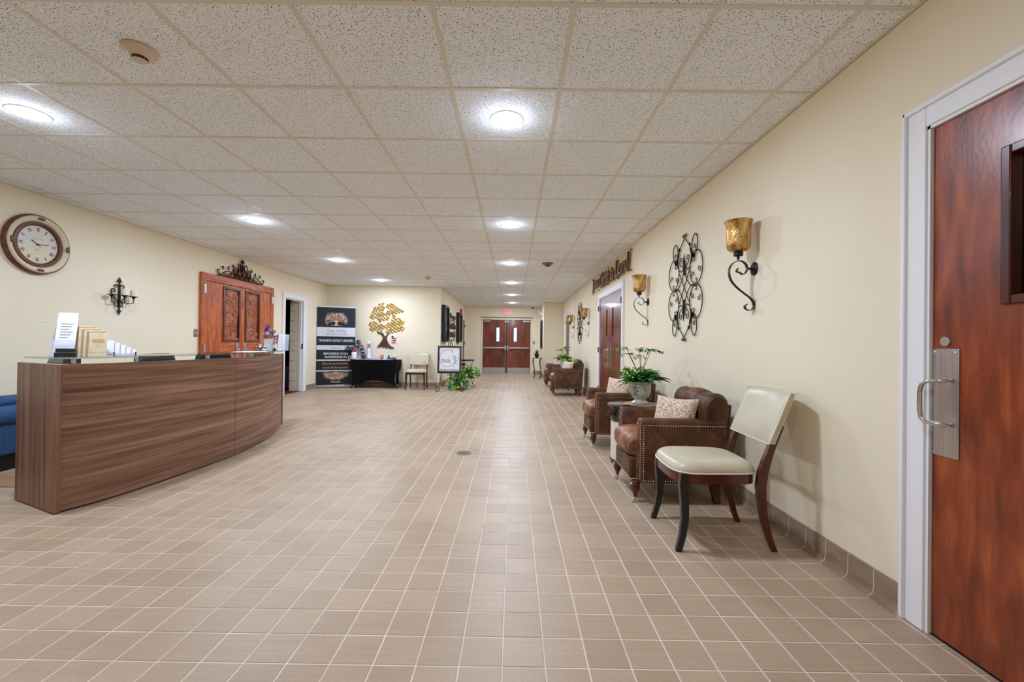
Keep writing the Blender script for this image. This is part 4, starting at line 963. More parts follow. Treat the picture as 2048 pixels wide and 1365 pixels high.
# ---- things on the counter
def card(w, h, d, m, parent, loc, lean, rz, name='card', label=None, bev=0):
    M_ = Matrix.Translation(loc) @ Matrix.Rotation(rz, 4, 'Z') @ Matrix.Rotation(-lean, 4, 'X')
    return obj(name, MB().box(-w/2, w/2, 0, d, 0, h).xf(M_), m, parent, label=label)
FR = .78          # facing the camera from the desk
PLA = mat('clear plastic', (220, 224, 236), .12, alpha=.3)
bh = thing('brochure_holder', 'tall clear acrylic brochure stand at the near end of the desk', 'brochure holder', (-3.10, 2.93, GZ), FR-.25)
card(.115, .27, .003, PLA, bh, (0, .02, 0), .30, 0, 'back_plate'); card(.115, .12, .003, PLA, bh, (0, -.018, .0), .30, 0, 'front_pocket')
obj('foot', MB().box(-.058, .058, -.06, .06, 0, .004), PLA, bh); obj('side_plate', MB().add([(-.058, -.018, .0), (-.058, .02, 0), (-.058, .10, .25), (-.058, .02, .12), (-.055, -.018, .0), (-.055, .02, 0), (-.055, .10, .25), (-.055, .02, .12)], [(0,1,2,3),(7,6,5,4),(0,4,5,1),(1,5,6,2),(2,6,7,3),(3,7,4,0)]), PLA, bh)
for k in range(3):
    t = thing('brochure', ['white leaflet standing highest in the acrylic stand', 'white leaflet in the middle of the acrylic stand', 'white leaflet at the front of the acrylic stand'][k], 'brochure', (-3.10, 2.93, GZ), FR-.25, 'leaflets in the acrylic stand')
    card(.10, .315-.02*k, .003, PAPER, t, (.004*k, .013-.006*k, .006), .30, 0, 'sheet')
    b = MB()
    for q in range(4+k): b.box(-.035, .03-.01*(q % 3), -.0006, 0, .27-.02*q-.02*k, .274-.02*q-.02*k)
    o = obj('print', b.xf(Matrix.Translation((.004*k, .0125-.006*k, .006)) @ Matrix.Rotation(-.30, 4, 'X')), GREYINK, t, kind='stuff')
t = thing('leaflet', 'white leaflet poking out sideways behind the acrylic stand', 'brochure', (-3.13, 2.885, GZ+.235), FR-.25); obj('sheet', MB().box(-.085, -.01, .03, .10, 0, .004), PAPER, t)
cb_ = thing('card_holder', 'dark business card box in front of the acrylic stand', 'card holder', (-3.01, 2.875, GZ), FR-.3)
obj('box_body', MB().box(-.05, .05, -.02, .02, .004, .058).box(-.055, .055, -.026, -.02, .0, .03), mat('smoky plastic', (60, 54, 60), .25), cb_, bev=.003)
obj('chrome_edge', MB().tube([(-.056, -.028, .03), (.056, -.028, .03)], .002, 6), CHROME, cb_)
for k in range(7):
    t = thing('program_booklet', 'cream booklet, number %s from the back of the leaning row on the desk' % ['one', 'two', 'three', 'four', 'five', 'six', 'seven'][k], 'booklet', (-2.955-(6-k)*.0145, 3.03-(6-k)*.004, GZ), FR-.15, 'cream booklets leaning in a row')
    t['label'] = ['tallest cream booklet at the back of the leaning row', 'cream booklet second from the back of the row', 'cream booklet third from the back of the row', 'middle cream booklet of the leaning row', 'cream booklet third from the front of the row', 'cream booklet second from the front of the row', 'front cream booklet of the leaning row with printed cover'][k]
    card(.094, .222-.008*k, .004, TANP if k % 2 == 0 else mat('brown booklet', (186, 150, 108), .6), t, (0, 0, 0), .22, 0, 'cover')
    if k == 6:
        b = MB(); b.box(-.03, .035, -.0006, 0, .10, .125).box(-.04, .04, -.0006, 0, .03, .032); obj('print', b.xf(Matrix.Rotation(-.22, 4, 'X')), mat('tan print', (206, 170, 130), .5), t)
for k in range(5):
    t = thing('white_card', ['white card at the back of the stepped rack', 'second white card of the stepped rack', 'middle white card of the stepped rack', 'fourth white card of the stepped rack', 'lowest white card at the front of the stepped rack'][k], 'card', (-2.955+.015*k, 3.10+.030*k, GZ+.0035), FR-.1, 'white cards in the stepped rack')
    card(.075, .115-.018*k, .003, PAPER, t, (0, .01-.004*k, .004), .35, 0, 'sheet')
t = thing('card_rack', 'clear stepped card rack on the desk beside the booklets', 'card rack', (-2.90, 3.19, GZ), FR-.1); obj('base', MB().box(-.06, .06, -.05, .07, 0, .003), PLA, t); obj('front_lip', MB().box(-.06, .06, -.052, -.05, 0, .022), PLA, t); obj('dark_edge', MB().box(-.062, -.056, -.05, .03, 0, .03), BLACK, t); obj('dark_edge', MB().box(.056, .062, -.05, .03, 0, .03), BLACK, t)
P0 = off(cur, .16)
t = thing('paper_sheet', 'white sheet lying on the glass near the far end of the desk', 'paper', (P0[33][0], P0[33][1]-.05, GZ), .15); obj('sheet', MB().box(-.11, .11, -.30, .14, 0, .0015), PAPER, t)
sd = thing('silver_dish', 'small silver footed dish with lid near the flowers on the desk', 'dish', (-3.07, 5.18, GZ+.0016))
obj('foot', MB().lathe([(0, 0), (.045, 0), (.05, .006), (.02, .014), (.016, .022), (0, .022)], 24), CHROME, sd, 50); obj('bowl', MB().lathe([(.016, .022), (.05, .03), (.078, .042), (.085, .045), (.078, .048), (.04, .052), (0, .052)], 28), CHROME, sd, 50); obj('lid', MB().lathe([(.055, .05), (.045, .06), (.018, .068), (.01, .075), (.008, .085), (0, .088)], 24, cap=False), CHROME, sd, 50)
# flower vase
fv = thing('flower_vase', 'white vase of red white and blue star flowers on the desk end', 'vase', (-3.13, 5.46, GZ))
obj('vase', MB().lathe([(0, 0), (.045, 0), (.05, .01), (.045, .05), (.055, .14), (.062, .155), (.056, .155), (.05, .14), (0, .13)], 24), WHITEC, fv, 50)
obj('ribbon', MB().lathe([(.0475, .03), (.049, .03), (.0525, .10), (.051, .10)], 24, cap=False), PLA, fv)
random.seed(21)
FM = [RED, WHITEP, BLUE, PURP, mat('magenta paint', (150, 20, 70), .4)]
for k in range(17):
    b = MB(); n = 6
    for i in range(n):
        a = T2*i/n; r0 = .034; b.add([(0, 0, 0), (r0*.55*cos(a-.3), .004, r0*.55*sin(a-.3)), (r0*1.25*cos(a), .010, r0*1.25*sin(a)), (r0*.55*cos(a+.3), -.004, r0*.55*sin(a+.3))], [(0, 1, 2, 3)])
    x, y, z = random.gauss(-.015, .045), random.gauss(0, .035), .22+random.gauss(0, .042)
    obj('flower', b, FM[(k*2+k//5) % 5] if k % 4 else BLUE, fv, loc=(x, y, z), rz=random.uniform(-.6, .8))
obj('stems', MB().tube([(0, 0, .1), (-.03, 0, .22)], .004, 5).tube([(0, 0, .1), (.03, .01, .2)], .004, 5), LEAFD, fv)
def flag_on(x, y, label, seed, h=.21):
    t = thing('small_flag', label, 'flag', (x, y, GZ)); 
    obj('pole', MB().tube([(0, 0, .03), (.012, 0, h)], .0022, 6), GOLD, t); obj('base', MB().lathe([(0, 0), (.022, 0), (.018, .02), (.006, .035), (0, .035)], 16), BLACK, t, 40)
    def cl(a, c): return lambda u, v: (.012-.05*u*(1)+.01*sin(5*v), -.005-.012*sin(6*u+3*v), h-.01-.12*(a+(c-a)*v)-.03*u)
    for i in range(6): obj('stripe', MB().grid(cl(i/6, (i+1)/6), 6, 2), RED if i % 2 == 0 else WHITEP, t, 60)
    obj('canton', MB().grid(lambda u, v: (.012-.024*u+.01*sin(5*v*.45), -.0065-.012*sin(3*u+3*v*.45), h-.01-.055*v-.014*u), 4, 3), BLUE, t, 60); return t
flag_on(-3.075, 5.50, 'small striped flag drooping on a stand just right of the vase', 1)
flag_on(-3.115, 5.64, 'small pale flag leaning inside the acrylic frame at the desk end', 2, .22)
af = thing('acrylic_frame', 'clear acrylic sign frame at the far end of the desk', 'frame', (-3.10, 5.72, GZ), .25); card(.16, .22, .004, PLA, af, (0, 0, 0), .18, 0, 'plate'); obj('foot', MB().box(-.08, .08, -.01, .08, 0, .004), PLA, af)
for k, (x, y) in enumerate(((-3.17, 5.40), (-3.06, 5.58))):
    t = thing('card_stack', ['white cards stacked left of the flower vase', 'white cards stacked right of the small flag'][k], 'cards', (x, y, GZ)); obj('stack', MB().box(-.04, .04, -.025, .025, 0, .03), PAPER, t, rz=.2)
# ---- office chairs behind the desk
def office_chair(x, y, rz, label):
    t = thing('office_chair', label, 'chair', (x, y, 0), rz, 'black office chairs behind the desk')
    b = MB().sell((0, .2, .765), (.245, .04, .235), .35, .5, 28, 14); obj('backrest', b, BLACK, t, 60)
    obj('seat', MB().sell((0, -.03, .46), (.25, .24, .05), .4, .5, 28, 10), BLACK, t, 60)
    obj('post', MB().tube([(0, 0, .10), (0, 0, .42)], .03, 12).tube([(0, .1, .42), (0, .23, .46), (0, .23, .7)], .02, 8), BLACK, t, 50)
    for k in range(5):
        a = T2*k/5; obj('leg', MB().tube([(0, 0, .11), (.26*cos(a), .26*sin(a), .07)], .018, 8), BLACK, t, 50); obj('caster', MB().lathe([(0, -.02), (.025, -.02), (.025, .02), (0, .02)], 14, (.26*cos(a), .26*sin(a), .0255), 'x'), BLACK, t)
    return t
office_chair(-3.72, 4.20, RW+.1, 'black office chair behind the desk, nearer the brochures'); office_chair(-3.72, 5.06, RW-.15, 'black office chair behind the desk, nearer the carved doors')
# ---- blue bench and mat at the left edge
bn = thing('upholstered_bench', 'blue upholstered bench against the left wall behind the desk', 'bench', (-4.52, 3.5, 0))
obj('seat_cushion', MB().sell((0, .0, .46), (.235, .85, .075), .35, .3, 32, 10), BLUEF, bn, 60); obj('base_box', MB().box(-.215, .215, -.83, .83, .13, .42), BLUEF, bn, bev=.02, seg=3); obj('plinth', MB().box(-.20, .20, -.81, .81, 0, .13), BLACK, bn)
obj('bolster', MB().sell((-.08, .0, .56), (.12, .8, .05), .7, .4, 28, 10), BLUEF, bn, 60)
mt_ = obj('floor_mat', MB().box(-.45, .45, -.13, .13, 0, .006), mat('tan mat', (146, 112, 84), .95, c2=(170, 134, 100), scale=(90, 90, 90)), None, loc=(-4.02, 3.37, .0005)); tag(mt_, 'tan textured mat on the tiles left of the desk', 'mat')
# ================================================================= LEFT WALL
# ---- clock
ck = thing('wall_clock', 'large round antique style wall clock with Roman numerals', 'clock', (XL, 4.262, 2.07), LW)
R0 = .297
obj('outer_rim', MB().lathe([(R0*.93, -.001), (R0, -.004), (R0*1.005, -.02), (R0*.985, -.045), (R0*.955, -.05), (R0*.95, -.03)], 72, (0, 0, 0), 'y', cap=False), CLKBRN, ck, 50)
obj('cream_ring', MB().lathe([(R0*.958, -.030), (R0*.955, -.048), (R0*.90, -.062), (R0*.82, -.052), (R0*.77, -.036), (R0*.74, -.03)], 72, (0, 0, 0), 'y', cap=False), CLKCREAM, ck, 50)
obj('carved_ring', MB().lathe([(R0*.765, -.034), (R0*.75, -.046), (R0*.69, -.050), (R0*.64, -.042), (R0*.625, -.024)], 72, (0, 0, 0), 'y', cap=False), CLKBRN, ck, 50)
b = MB()
for k in range(60):
    a = T2*k/60; b.sell((R0*.695*cos(a), -.048, R0*.695*sin(a)), (.007, .004, .007), 1, 1, 6, 4)
obj('beading', b, CLKBRN, ck, 60, kind='stuff')
obj('dial', MB().lathe([(0, -.024), (R0*.64, -.024)], 64, (0, 0, 0), 'y', cap=False), DIAL, ck)
for k in range(4):
    a = k*pi/2+pi/2; b = MB().sell((0, 0, 0), (.032, .008, .013), .7, .7, 14, 8); b.xf(Matrix.Translation((R0*.86*cos(a), -.062, R0*.86*sin(a))) @ Matrix.Rotation(-(a-pi/2), 4, 'Y')); obj('rim_ornament', b, CLKBRN, ck, 60)
for i, s in enumerate(['XII', 'I', 'II', 'III', 'IIII', 'V', 'VI', 'VII', 'VIII', 'IX', 'X', 'XI']):
    a = pi/2-i*pi/6; wd = {1: .008, 2: .018, 3: .026, 4: .032}.get(len(s), .03)+(.01 if any(c in s for c in 'VX') and len(s) < 3 else 0)
    text('numeral', s, wd, .036, ck, INK, (R0*.505*cos(a), -.0245, R0*.505*sin(a)), .001, a-pi/2, bold=.008)
text('lettering', 'ANTIQUE DE PARIS', .10, .008, ck, GREYINK, (0, -.0245, .055), .0005); text('lettering', 'FRANCE 1863', .06, .007, ck, GREYINK, (0, -.0245, -.052), .0005)
def hand(name, a, L, wd, y):
    b = MB().add([(-.02*1, y, 0), (0, y, -wd), (L*.55, y, -wd*.5), (L*.7, y, -wd), (L, y, 0), (L*.7, y, wd), (L*.55, y, wd*.5), (0, y, wd)], [tuple(range(8))]); b.xf(Matrix.Rotation(-a, 4, 'Y')); obj(name, b, BLACK, ck)
hand('hour_hand', rad(148), .075, .006, -.028); hand('minute_hand', rad(8), .112, .005, -.030); hand('second_hand', rad(-42), .05, .002, -.031)
obj('hub', MB().lathe([(0, -.034), (.009, -.033), (.010, -.026), (0, -.026)], 16, (0, 0, 0), 'y'), BLACK, ck)
# ---- iron candle sconce
cs = thing('candle_sconce', 'black scrolled iron wall sconce with two cream candles and crystals', 'sconce', (XL, 5.17, 1.655), LW)
b = MB()
b.tube([(0, -.014, .18), (0, -.016, .08), (0, -.016, -.02), (0, -.014, -.18)], [.007, .012, .014, .007], 8)
for s in (1, -1):
    b.tube(to3([(s*x, z) for x, z in spiral(.045, .115, .03, .009, 3.3, -1.9, 18)], -.014), .0055, 6)
    b.tube(to3([(s*x, z) for x, z in bez((.0, -.09), (.05, -.03), (.13, .02), (.10, .07))+spiral(.075, .06, .028, .009, .4, 5.6, 16)[1:]], -.014), .006, 6)
    b.tube(to3([(s*x, z) for x, z in spiral(.03, -.115, .026, .008, 1.8, -3.4, 16)], -.014), .005, 6)
obj('scroll_frame', b, IRON, cs, 60)
b = MB()
for s in (1, -1): b.add([(0, -.016, s*.235), (-.028, -.014, s*.18), (-.045, -.012, s*.165), (0, -.014, s*.172), (.045, -.012, s*.165), (.028, -.014, s*.18), (0, -.004, s*.19)], [(0, 1, 3), (0, 3, 5), (1, 2, 3), (5, 3, 4), (0, 6, 1), (0, 5, 6), (1, 6, 2), (5, 4, 6)][::1])
obj('finials', b, IRON, cs)
for i, (x, y) in enumerate(((-.055, -.13), (.10, -.10), (-.16, -.07))):
    obj('arm', MB().tube([(0, -.02, -.06), (x*.5, y*.6, -.09), (x*.95, y, -.075), (x, y, -.02)], .006, 8).lathe([(0, -.025), (.014, -.02), (.018, -.005), (.042, .0), (.044, .006), (0, .006)], 20, (x, y, 0)), IRON, cs, 50)
    if i < 2: obj('candle', MB().lathe([(0, .007), (.036, .007), (.036, .077), (.033, .079), (0, .074)], 28, (x, y, 0)), mat('cream wax', (240, 232, 206), .5), cs, 50)
for k, (x, y) in enumerate(((-.16, -.08), (-.12, -.09), (-.075, -.05), (-.04, -.1), (.05, -.1), (.09, -.08), (.14, -.09), (.19, -.08), (-.145, -.11), (.12, -.11))):
    b = MB().tube([(x, y, -.03), (x, y, -.13-.02*(k % 3))], .0009, 4)
    for q in range(3): b.sell((x, y, -.07-.025*q-.01*(k % 3)), (.0045, .0045, .007), 1.2, 1, 6, 4)
    b.sell((x, y, -.145-.02*(k % 3)), (.007, .005, .013), 1.3, 1, 6, 4); obj('crystal_drop', b, PLA, cs, 50)
# ---- carved double doors, surface framed
cd = struct(thing('door_7', 'carved red oak double doors on the left wall under an iron pediment', 'door', (XL, 6.50, 0), LW), 'carved red oak double doors on the left wall under an iron pediment', 'door')
WC, HC = 1.96, 2.18
obj('frame', MB().box(0, .10, -.045, -.001, 0, HC).box(WC-.10, WC, -.045, -.001, 0, HC), OAK, cd, bev=.006)
obj('frame', MB().box(.10, WC-.10, -.045, -.001, HC-.12, HC), OAKH, cd, bev=.006, label='top rail of the oak frame')
obj('frame_backing', MB().box(.10, WC-.10, -.012, -.001, .0, HC-.12), DARKWD, cd)
def carving(W, H, seed, mirror):
    rnd = random.Random(seed); nx, nz = 84, 170
    X, Z = np.meshgrid(np.linspace(0, 1, nx+1), np.linspace(0, 1, nz+1)); X = X*W; Z = Z*H
    Hh = np.zeros_like(X)
    def stroke(P, wd, hh):
        nonlocal Hh
        n = len(P)
        for i, (x, z) in enumerate(P):
            w_ = wd*(.25+.75*sin(pi*min(1, (i+.6)/n))**.7)
            d2 = ((X-x)**2+(Z-z)**2)/(w_*w_); Hh = np.maximum(Hh, hh*np.sqrt(np.clip(1-d2, 0, 1)))
    for k in range(46):
        cx_, cz_ = rnd.uniform(.03, W-.03), rnd.uniform(.04, H-.04)
        if .42*H < cz_ < .74*H and cx_ > W*.5: continue
        s = rnd.choice((-1, 1)); a = rnd.uniform(0, 6.28)
        stroke(spiral(cx_, cz_, .012, .05, a, a+s*4.2, 18), .011, .011)
    for (x, z, a, L) in ((.07, .07, 1.0, .17), (.10, .10, .75, .12), (.06, .80, -1.0, .17), (.11, .84, -.6, .13), (.30, .83, -2.0, .12), (.05, .46, .35, .14), (.05, .40, -.3, .12), (.28, .14, 2.2, .12), (.2, .05, 1.4, .12)):
        stroke([(x+L*t_*cos(a+.5*t_), z+L*t_*sin(a+.5*t_)) for t_ in [i/16 for i in range(17)]], .02, .014)
    # half fleur-de-lis against the meeting edge
    stroke([(W-.005-.015*sin(t_*3), .42+.34*t_) for t_ in [i/20 for i in range(21)]], .024, .016)
    stroke([(W-.02-.14*sin(pi*t_*.95), .50+.26*t_) for t_ in [i/24 for i in range(25)]], .016, .015)
    stroke([(W-.01-.13*sin(pi*t_), .55-.19*t_) for t_ in [i/24 for i in range(25)]], .018, .015)
    stroke([(W-.05*t_-.0, .50) for t_ in [i/6 for i in range(7)]], .018, .018)
    Hh[0, :] = Hh[-1, :] = 0; Hh[:, 0] = Hh[:, -1] = 0
    b = MB(); XX = (W-X) if mirror else X
    b.v = [(float(x), float(-.002-h), float(z)) for x, z, h in zip(XX.ravel(), Z.ravel(), Hh.ravel())]
    for j in range(nz):
        for i in range(nx):
            a = j*(nx+1)+i; q = (a, a+1, a+nx+2, a+nx+1); b.f.append(tuple(reversed(q)) if mirror else q)
    return b
zp0, zp1 = 1.13, 2.005
for s in (0, 1):
    a, c = (.105, WC/2-.004) if s == 0 else (WC/2+.004, WC-.105)
    p0, p1 = (.50, .915) if s == 0 else (1.075, 1.49)
    lf = obj('leaf', MB().box(a, p0, -.036, -.012, .01, HC-.125).box(p1, c, -.036, -.012, .01, HC-.125), OAK, cd, bev=.003)
    obj('rail', MB().box(p0, p1, -.036, -.012, .01, zp0).box(p0, p1, -.036, -.012, zp1, HC-.125), OAKH, lf, bev=.003)
    f = MB()
    for q in ((p0-.012, p0+.028, zp0-.02, zp1+.02), (p1-.028, p1+.012, zp0-.02, zp1+.02), (p0+.028, p1-.028, zp0-.02, zp0+.02), (p0+.028, p1-.028, zp1-.02, zp1+.02)): f.box(q[0], q[1], -.052, -.016, q[2], q[3])
    obj('panel_moulding', f, MAHOG, lf, bev=.007)
    cv = obj('carved_panel', carving(p1-p0-.05, zp1-zp0-.03, 31, s == 1), CARVED, lf, 70, loc=(p0+.025, -.016, zp0+.015))
    obj('panel_molding_lip', MB().box(p0+.02, p1-.02, -.045, -.016, zp0+.005, zp0+.045), CARVED, lf, bev=.01)
    hx = WC/2-.13 if s == 0 else WC/2+.08
    obj('pull_plate', MB().box(hx-.03, hx+.03, -.05, -.036, .84, 1.10), mat('satin metal', (170, 166, 178), .4, .6), lf, bev=.014, seg=4); obj('pull_handle', MB().tube([(hx, -.05, 1.02), (hx, -.08, 1.0), (hx, -.08, .9), (hx, -.05, .88)], .008, 8), CHROME, lf, 50)
    b = MB(); hz = .06 if s == 0 else WC-.06
    for z in (1.0, 1.93): b.box(hz-.025, hz+.025, -.054, -.045, z-.07, z+.07)
    obj('hinges', b, CHROME if s else STEEL, lf)
pd = thing('iron_pediment', 'dark scrolled iron crest mounted above the carved doors', 'wall decor', (XL, 7.49, HC+.012), LW)
bk_ = MB().prism([(-.52, 0), (-.42, .06), (-.30, .07), (-.2, .17), (-.12, .14), (-.06, .25), (0, .28), (.06, .25), (.12, .14), (.2, .17), (.30, .07), (.42, .06), (.52, 0)], -.02, -.008)
obj('wood_backing', bk_, mat('aged rust panel', (132, 72, 54), .6, c2=(150, 88, 66), scale=(8, 8, 8)), pd)
b = MB()
b.tube(to3([(-.6, .005), (.6, .005)], -.026), .008, 6)
for s in (1, -1):
    for P in (spiral(.61, .07, .035, .01, -2.0, 3.6, 16), spiral(.50, .14, .03, .009, -2.2, 3.4, 16), spiral(.36, .155, .032, .009, -2.4, 3.2, 16), spiral(.245, .205, .03, .009, -1.8, 3.6, 16),
              bez((.62, .01), (.5, .02), (.46, .10), (.36, .10))+bez((.36, .10), (.28, .10), (.30, .03), (.34, .03))[1:], oval(.185, .11, .045, .085, n=22), oval(.085, .215, .042, .06, n=20), oval(.07, .09, .05, .07, n=20), spiral(.19, .07, .02, .006, 0, 5, 12), spiral(.08, .06, .02, .006, 2, -3, 12),
              bez((.0, .05), (.03, .1), (.02, .2), (.0, .26))): b.tube(to3([(s*x, z) for x, z in P], -.03), .0085, 6)
b.sell((0, -.03, .17), (.022, .02, .07), 1, 1, 12, 8); b.sell((0, -.03, .31), (.03, .02, .035), .8, 1, 12, 8); b.sell((-.02, -.03, .335), (.014, .014, .02), 1, 1, 8, 6); b.sell((.02, -.03, .335), (.014, .014, .02), 1, 1, 8, 6)
obj('scrollwork', b, BRONZE, pd, 60)
# ================================================================= BACK WALL GROUP
# ---- roll-up banner
bw_, bh_ = .88, 2.0
bn2 = thing('rollup_banner', 'tall black and white roll-up banner with a glowing tree print', 'banner', (-4.385, 10.57, 0), .40)
obj('base_cassette', MB().box(-bw_/2-.02, bw_/2+.02, -.05, .05, .012, .075), STEEL, bn2, bev=.012); obj('feet', MB().box(-.30, -.26, -.12, .12, 0, .012).box(.26, .30, -.12, .12, 0, .012), STEEL, bn2)
obj('pole', MB().tube([(0, .03, .07), (0, .03, bh_)], .01, 8), STEEL, bn2)
obj('top_rail', MB().box(-bw_/2-.004, bw_/2+.004, -.012, .012, bh_-.02, bh_+.012), SILVERB, bn2, bev=.004)
obj('fabric_panel', MB().box(-bw_/2, bw_/2, -.002, .002, .075, bh_-.02), NAVY, bn2)
z_ = lambda t_: bh_-t_*(bh_-.06)
for (u0, u1) in ((.262, .378), (.492, .548), (.672, .688), (.808, .822)):
    obj('white_band', MB().box(-bw_/2, bw_/2, -.0035, -.002, z_(u1), z_(u0)), SILVERB, bn2)
text('lettering', 'Tree of Life', .42, .085, bn2, GREYINK, (0, -.004, z_(.305)), .001, shear=.35); text('lettering', 'CHRISTIAN ACADEMY', .54, .042, bn2, GREYINK, (0, -.004, z_(.352)), .001)
text('lettering', 'TRAINING GODLY LEADERS', .80, .062, bn2, WHITEINK, (0, -.004, z_(.43)), .001, bold=.01)
text('lettering', 'Grades K-8', .24, .05, bn2, GREYINK, (0, -.004, z_(.52)), .001)
text('lettering', 'EMPOWERING YOUNG', .56, .058, bn2, WHITEINK, (0, -.004, z_(.597)), .001, bold=.01); text('lettering', 'ENTREPRENEURS', .50, .058, bn2, WHITEINK, (0, -.004, z_(.64)), .001, bold=.01)
text('lettering', 'If you can see the invisible,', .60, .07, bn2, GOLDINK, (-.01, -.004, z_(.725)), .001, shear=.35); text('lettering', 'you can do the impossible!', .60, .07, bn2, GOLDINK, (0, -.004, z_(.775)), .001, shear=.35)
text('lettering', 'TOLCA.net/USA', .22, .035, bn2, WHITEINK, (0, -.004, z_(.955)), .001, bold=.01)
def branch(b, x, z, a, L, w_, dep, lv, rnd, flip=1):
    x2, z2 = x+L*cos(a), z+L*sin(a)*flip; nx_, nz_ = -sin(a)*flip, cos(a)
    b.add([(x-nx_*w_, -.004, z-nz_*w_), (x+nx_*w_, -.004, z+nz_*w_), (x2+nx_*w_*.7, -.004, z2+nz_*w_*.7), (x2-nx_*w_*.7, -.004, z2-nz_*w_*.7)], [(0, 1, 2, 3)])
    if dep == 0 or lv is None and dep == 0:
        pass
    if dep <= 1 and lv is not None:
        for k in range(1 if dep else 2):
            lx, lz = x2+rnd.gauss(0, .012), z2+rnd.gauss(0, .012); s = rnd.uniform(.004, .007); q = rnd.uniform(0, 3)
            lv.add([(lx+s*cos(q+i*pi/2)*(1 if i % 2 else .5), -.0045, lz+s*sin(q+i*pi/2)*(1 if i % 2 else .5)) for i in range(4)], [(0, 1, 2, 3)])
    if dep > 0:
        for da in (-.42, .02, .45) if dep > 1 else (-.36, .36): branch(b, x2, z2, a+da+rnd.uniform(-.12, .12), L*rnd.uniform(.68, .84), w_*.66, dep-1, lv, rnd, flip)
rn = random.Random(4); b = MB(); lv = MB()
b.add([(-.035, -.004, z_(.235)), (.035, -.004, z_(.235)), (.018, -.004, z_(.19)), (-.018, -.004, z_(.19))], [(0, 1, 2, 3)]); b.add([(-.15, -.004, z_(.24)), (.15, -.004, z_(.24)), (0, -.004, z_(.232))], [(0, 1, 2)])
for a, L in ((.25, .10), (.62, .10), (1.0, .09), (1.4, .08), (1.75, .08), (2.14, .09), (2.52, .10), (2.9, .10)): branch(b, 0, z_(.195), a, L*.95, .0065, 3, lv, rn)
obj('tree_print', b, COPPERINK, bn2, kind='stuff'); obj('tree_leaf_print', lv, mat('pale leaf print', (236, 222, 206), .5), bn2, kind='stuff')
b = MB(); 
for a in (.15, .45, .75, 1.05, 1.35, 1.7, 2.0, 2.3, 2.6, 2.95): branch(b, 0, z_(.835), a, .09*(1.25-.3*sin(a)), .007, 3, None, rn, -.8)
obj('root_print', b, COPPERINK, bn2, kind='stuff')
# ---- black draped table
tb_ = thing('draped_table', 'rectangular table under a stretched black cloth with arched hem', 'table', (-3.41, 10.68, 0))
TWd, TDp, TH = 1.13, .46, .705
def cover(u, v):       # u around, v height 0 bottom..1 top
    p = (u*4) % 4; k = int(p) % 4; f = p-int(p); hw, hd = TWd/2, TDp/2
    cs_ = [(-hw, -hd), (hw, -hd), (hw, hd), (-hw, hd)]; a, c = cs_[k], cs_[(k+1) % 4]
    x, y = a[0]+(c[0]-a[0])*f, a[1]+(c[1]-a[1])*f; e = 4*f*(1-f); zb = .0+(.19 if k in (0, 2) else .16)*e**.6
    z = zb+(TH-zb)*v; pin = (.10*(1-v)**.8*(1 if v < .97 else 0))*(.35+.65*sin(pi*min(1, v*1.15)))*1.4
    shr = 1-pin*.8*(1-.0*e); 
    if k in (0, 2): y *= 1-.35*e*(1-v)
    else: x *= 1-.12*e*(1-v)
    fl_ = .02*(1-v)**6
    return (x*(shr+fl_), y*shr, z)
cb2 = MB().grid(cover, 96, 20); obj('cloth_skirt', cb2, BLKFAB, tb_, 60); obj('cloth_top', MB().box(-TWd/2, TWd/2, -TDp/2, TDp/2, TH-.012, TH), BLKFAB, tb_, bev=.005)
for sx in (-1, 1):
    for sy in (-1, 1): obj('leg', MB().tube([(sx*(TWd/2-.05), sy*(TDp/2-.05), 0), (sx*(TWd/2-.05), sy*(TDp/2-.05), TH-.02)], .012, 8), STEEL, tb_)
rn_ = obj('table_runner', MB().box(-.46, .40, -.19, .19, 0, .006), mat('pale blue runner', (190, 206, 226), .7, c2=(120, 140, 176), scale=(30, 30, 30)), None, loc=(-3.40, 10.66, TH+.0005)); tag(rn_, 'pale blue runner laid across the black draped table', 'runner')
TZ = TH+.007
lh = thing('lighthouse_figurine', 'white lighthouse figurine on a pale base between tinsel and letters', 'figurine', (-3.63, 10.74, TZ))
obj('base', MB().sell((0.03, 0, .0205), (.10, .07, .02), .7, 1, 24, 8), mat('sea green resin', (176, 198, 200), .5, c2=(206, 216, 214), scale=(20, 20, 20)), lh, 60)
obj('tower', MB().lathe([(.055, .02), (.05, .05), (.036, .29), (.036, .3), (0, .3)], 24), WHITEC, lh, 50)
obj('gallery', MB().lathe([(.03, .30), (.055, .30), (.055, .312), (.032, .315), (.03, .36), (.046, .36), (.048, .37), (.03, .375)], 24), GREYP, lh, 40)
obj('lantern_roof', MB().lathe([(.028, .37), (.028, .41), (.04, .41), (.02, .44), (.006, .455), (.004, .475), (0, .48)], 20), WHITEC, lh, 40)
tn = thing('tinsel_tree', 'purple and blue tinsel garland arranged on the black table', 'decoration', (-3.86, 10.66, TZ))
def puff(parent, spots, m, name):
    b = MB(); rr = random.Random(9)
    for (x, y, z, r) in spots:
        for k in range(150):
            a, e = rr.uniform(0, 6.28), rr.uniform(-1.4, 1.5); d_ = Vector((cos(a)*cos(e), sin(a)*cos(e), sin(e))); p = Vector((x, y, z))+d_*r*rr.uniform(.4, 1); q = p+d_*.022; s = Vector((-d_.y, d_.x, .3))*.014
            b.add([p-s, p+s, q+s*.3, q-s*.3], [(0, 1, 2, 3)])
    return obj(name, b, m, parent, kind='stuff')
puff(tn, [(-.02, 0, .36, .09), (.0, 0, .42, .06), (-.08, .0, .27, .08), (-.24, -.06, .25, .08), (-.16, -.04, .24, .07)], PURP, 'purple_tinsel')
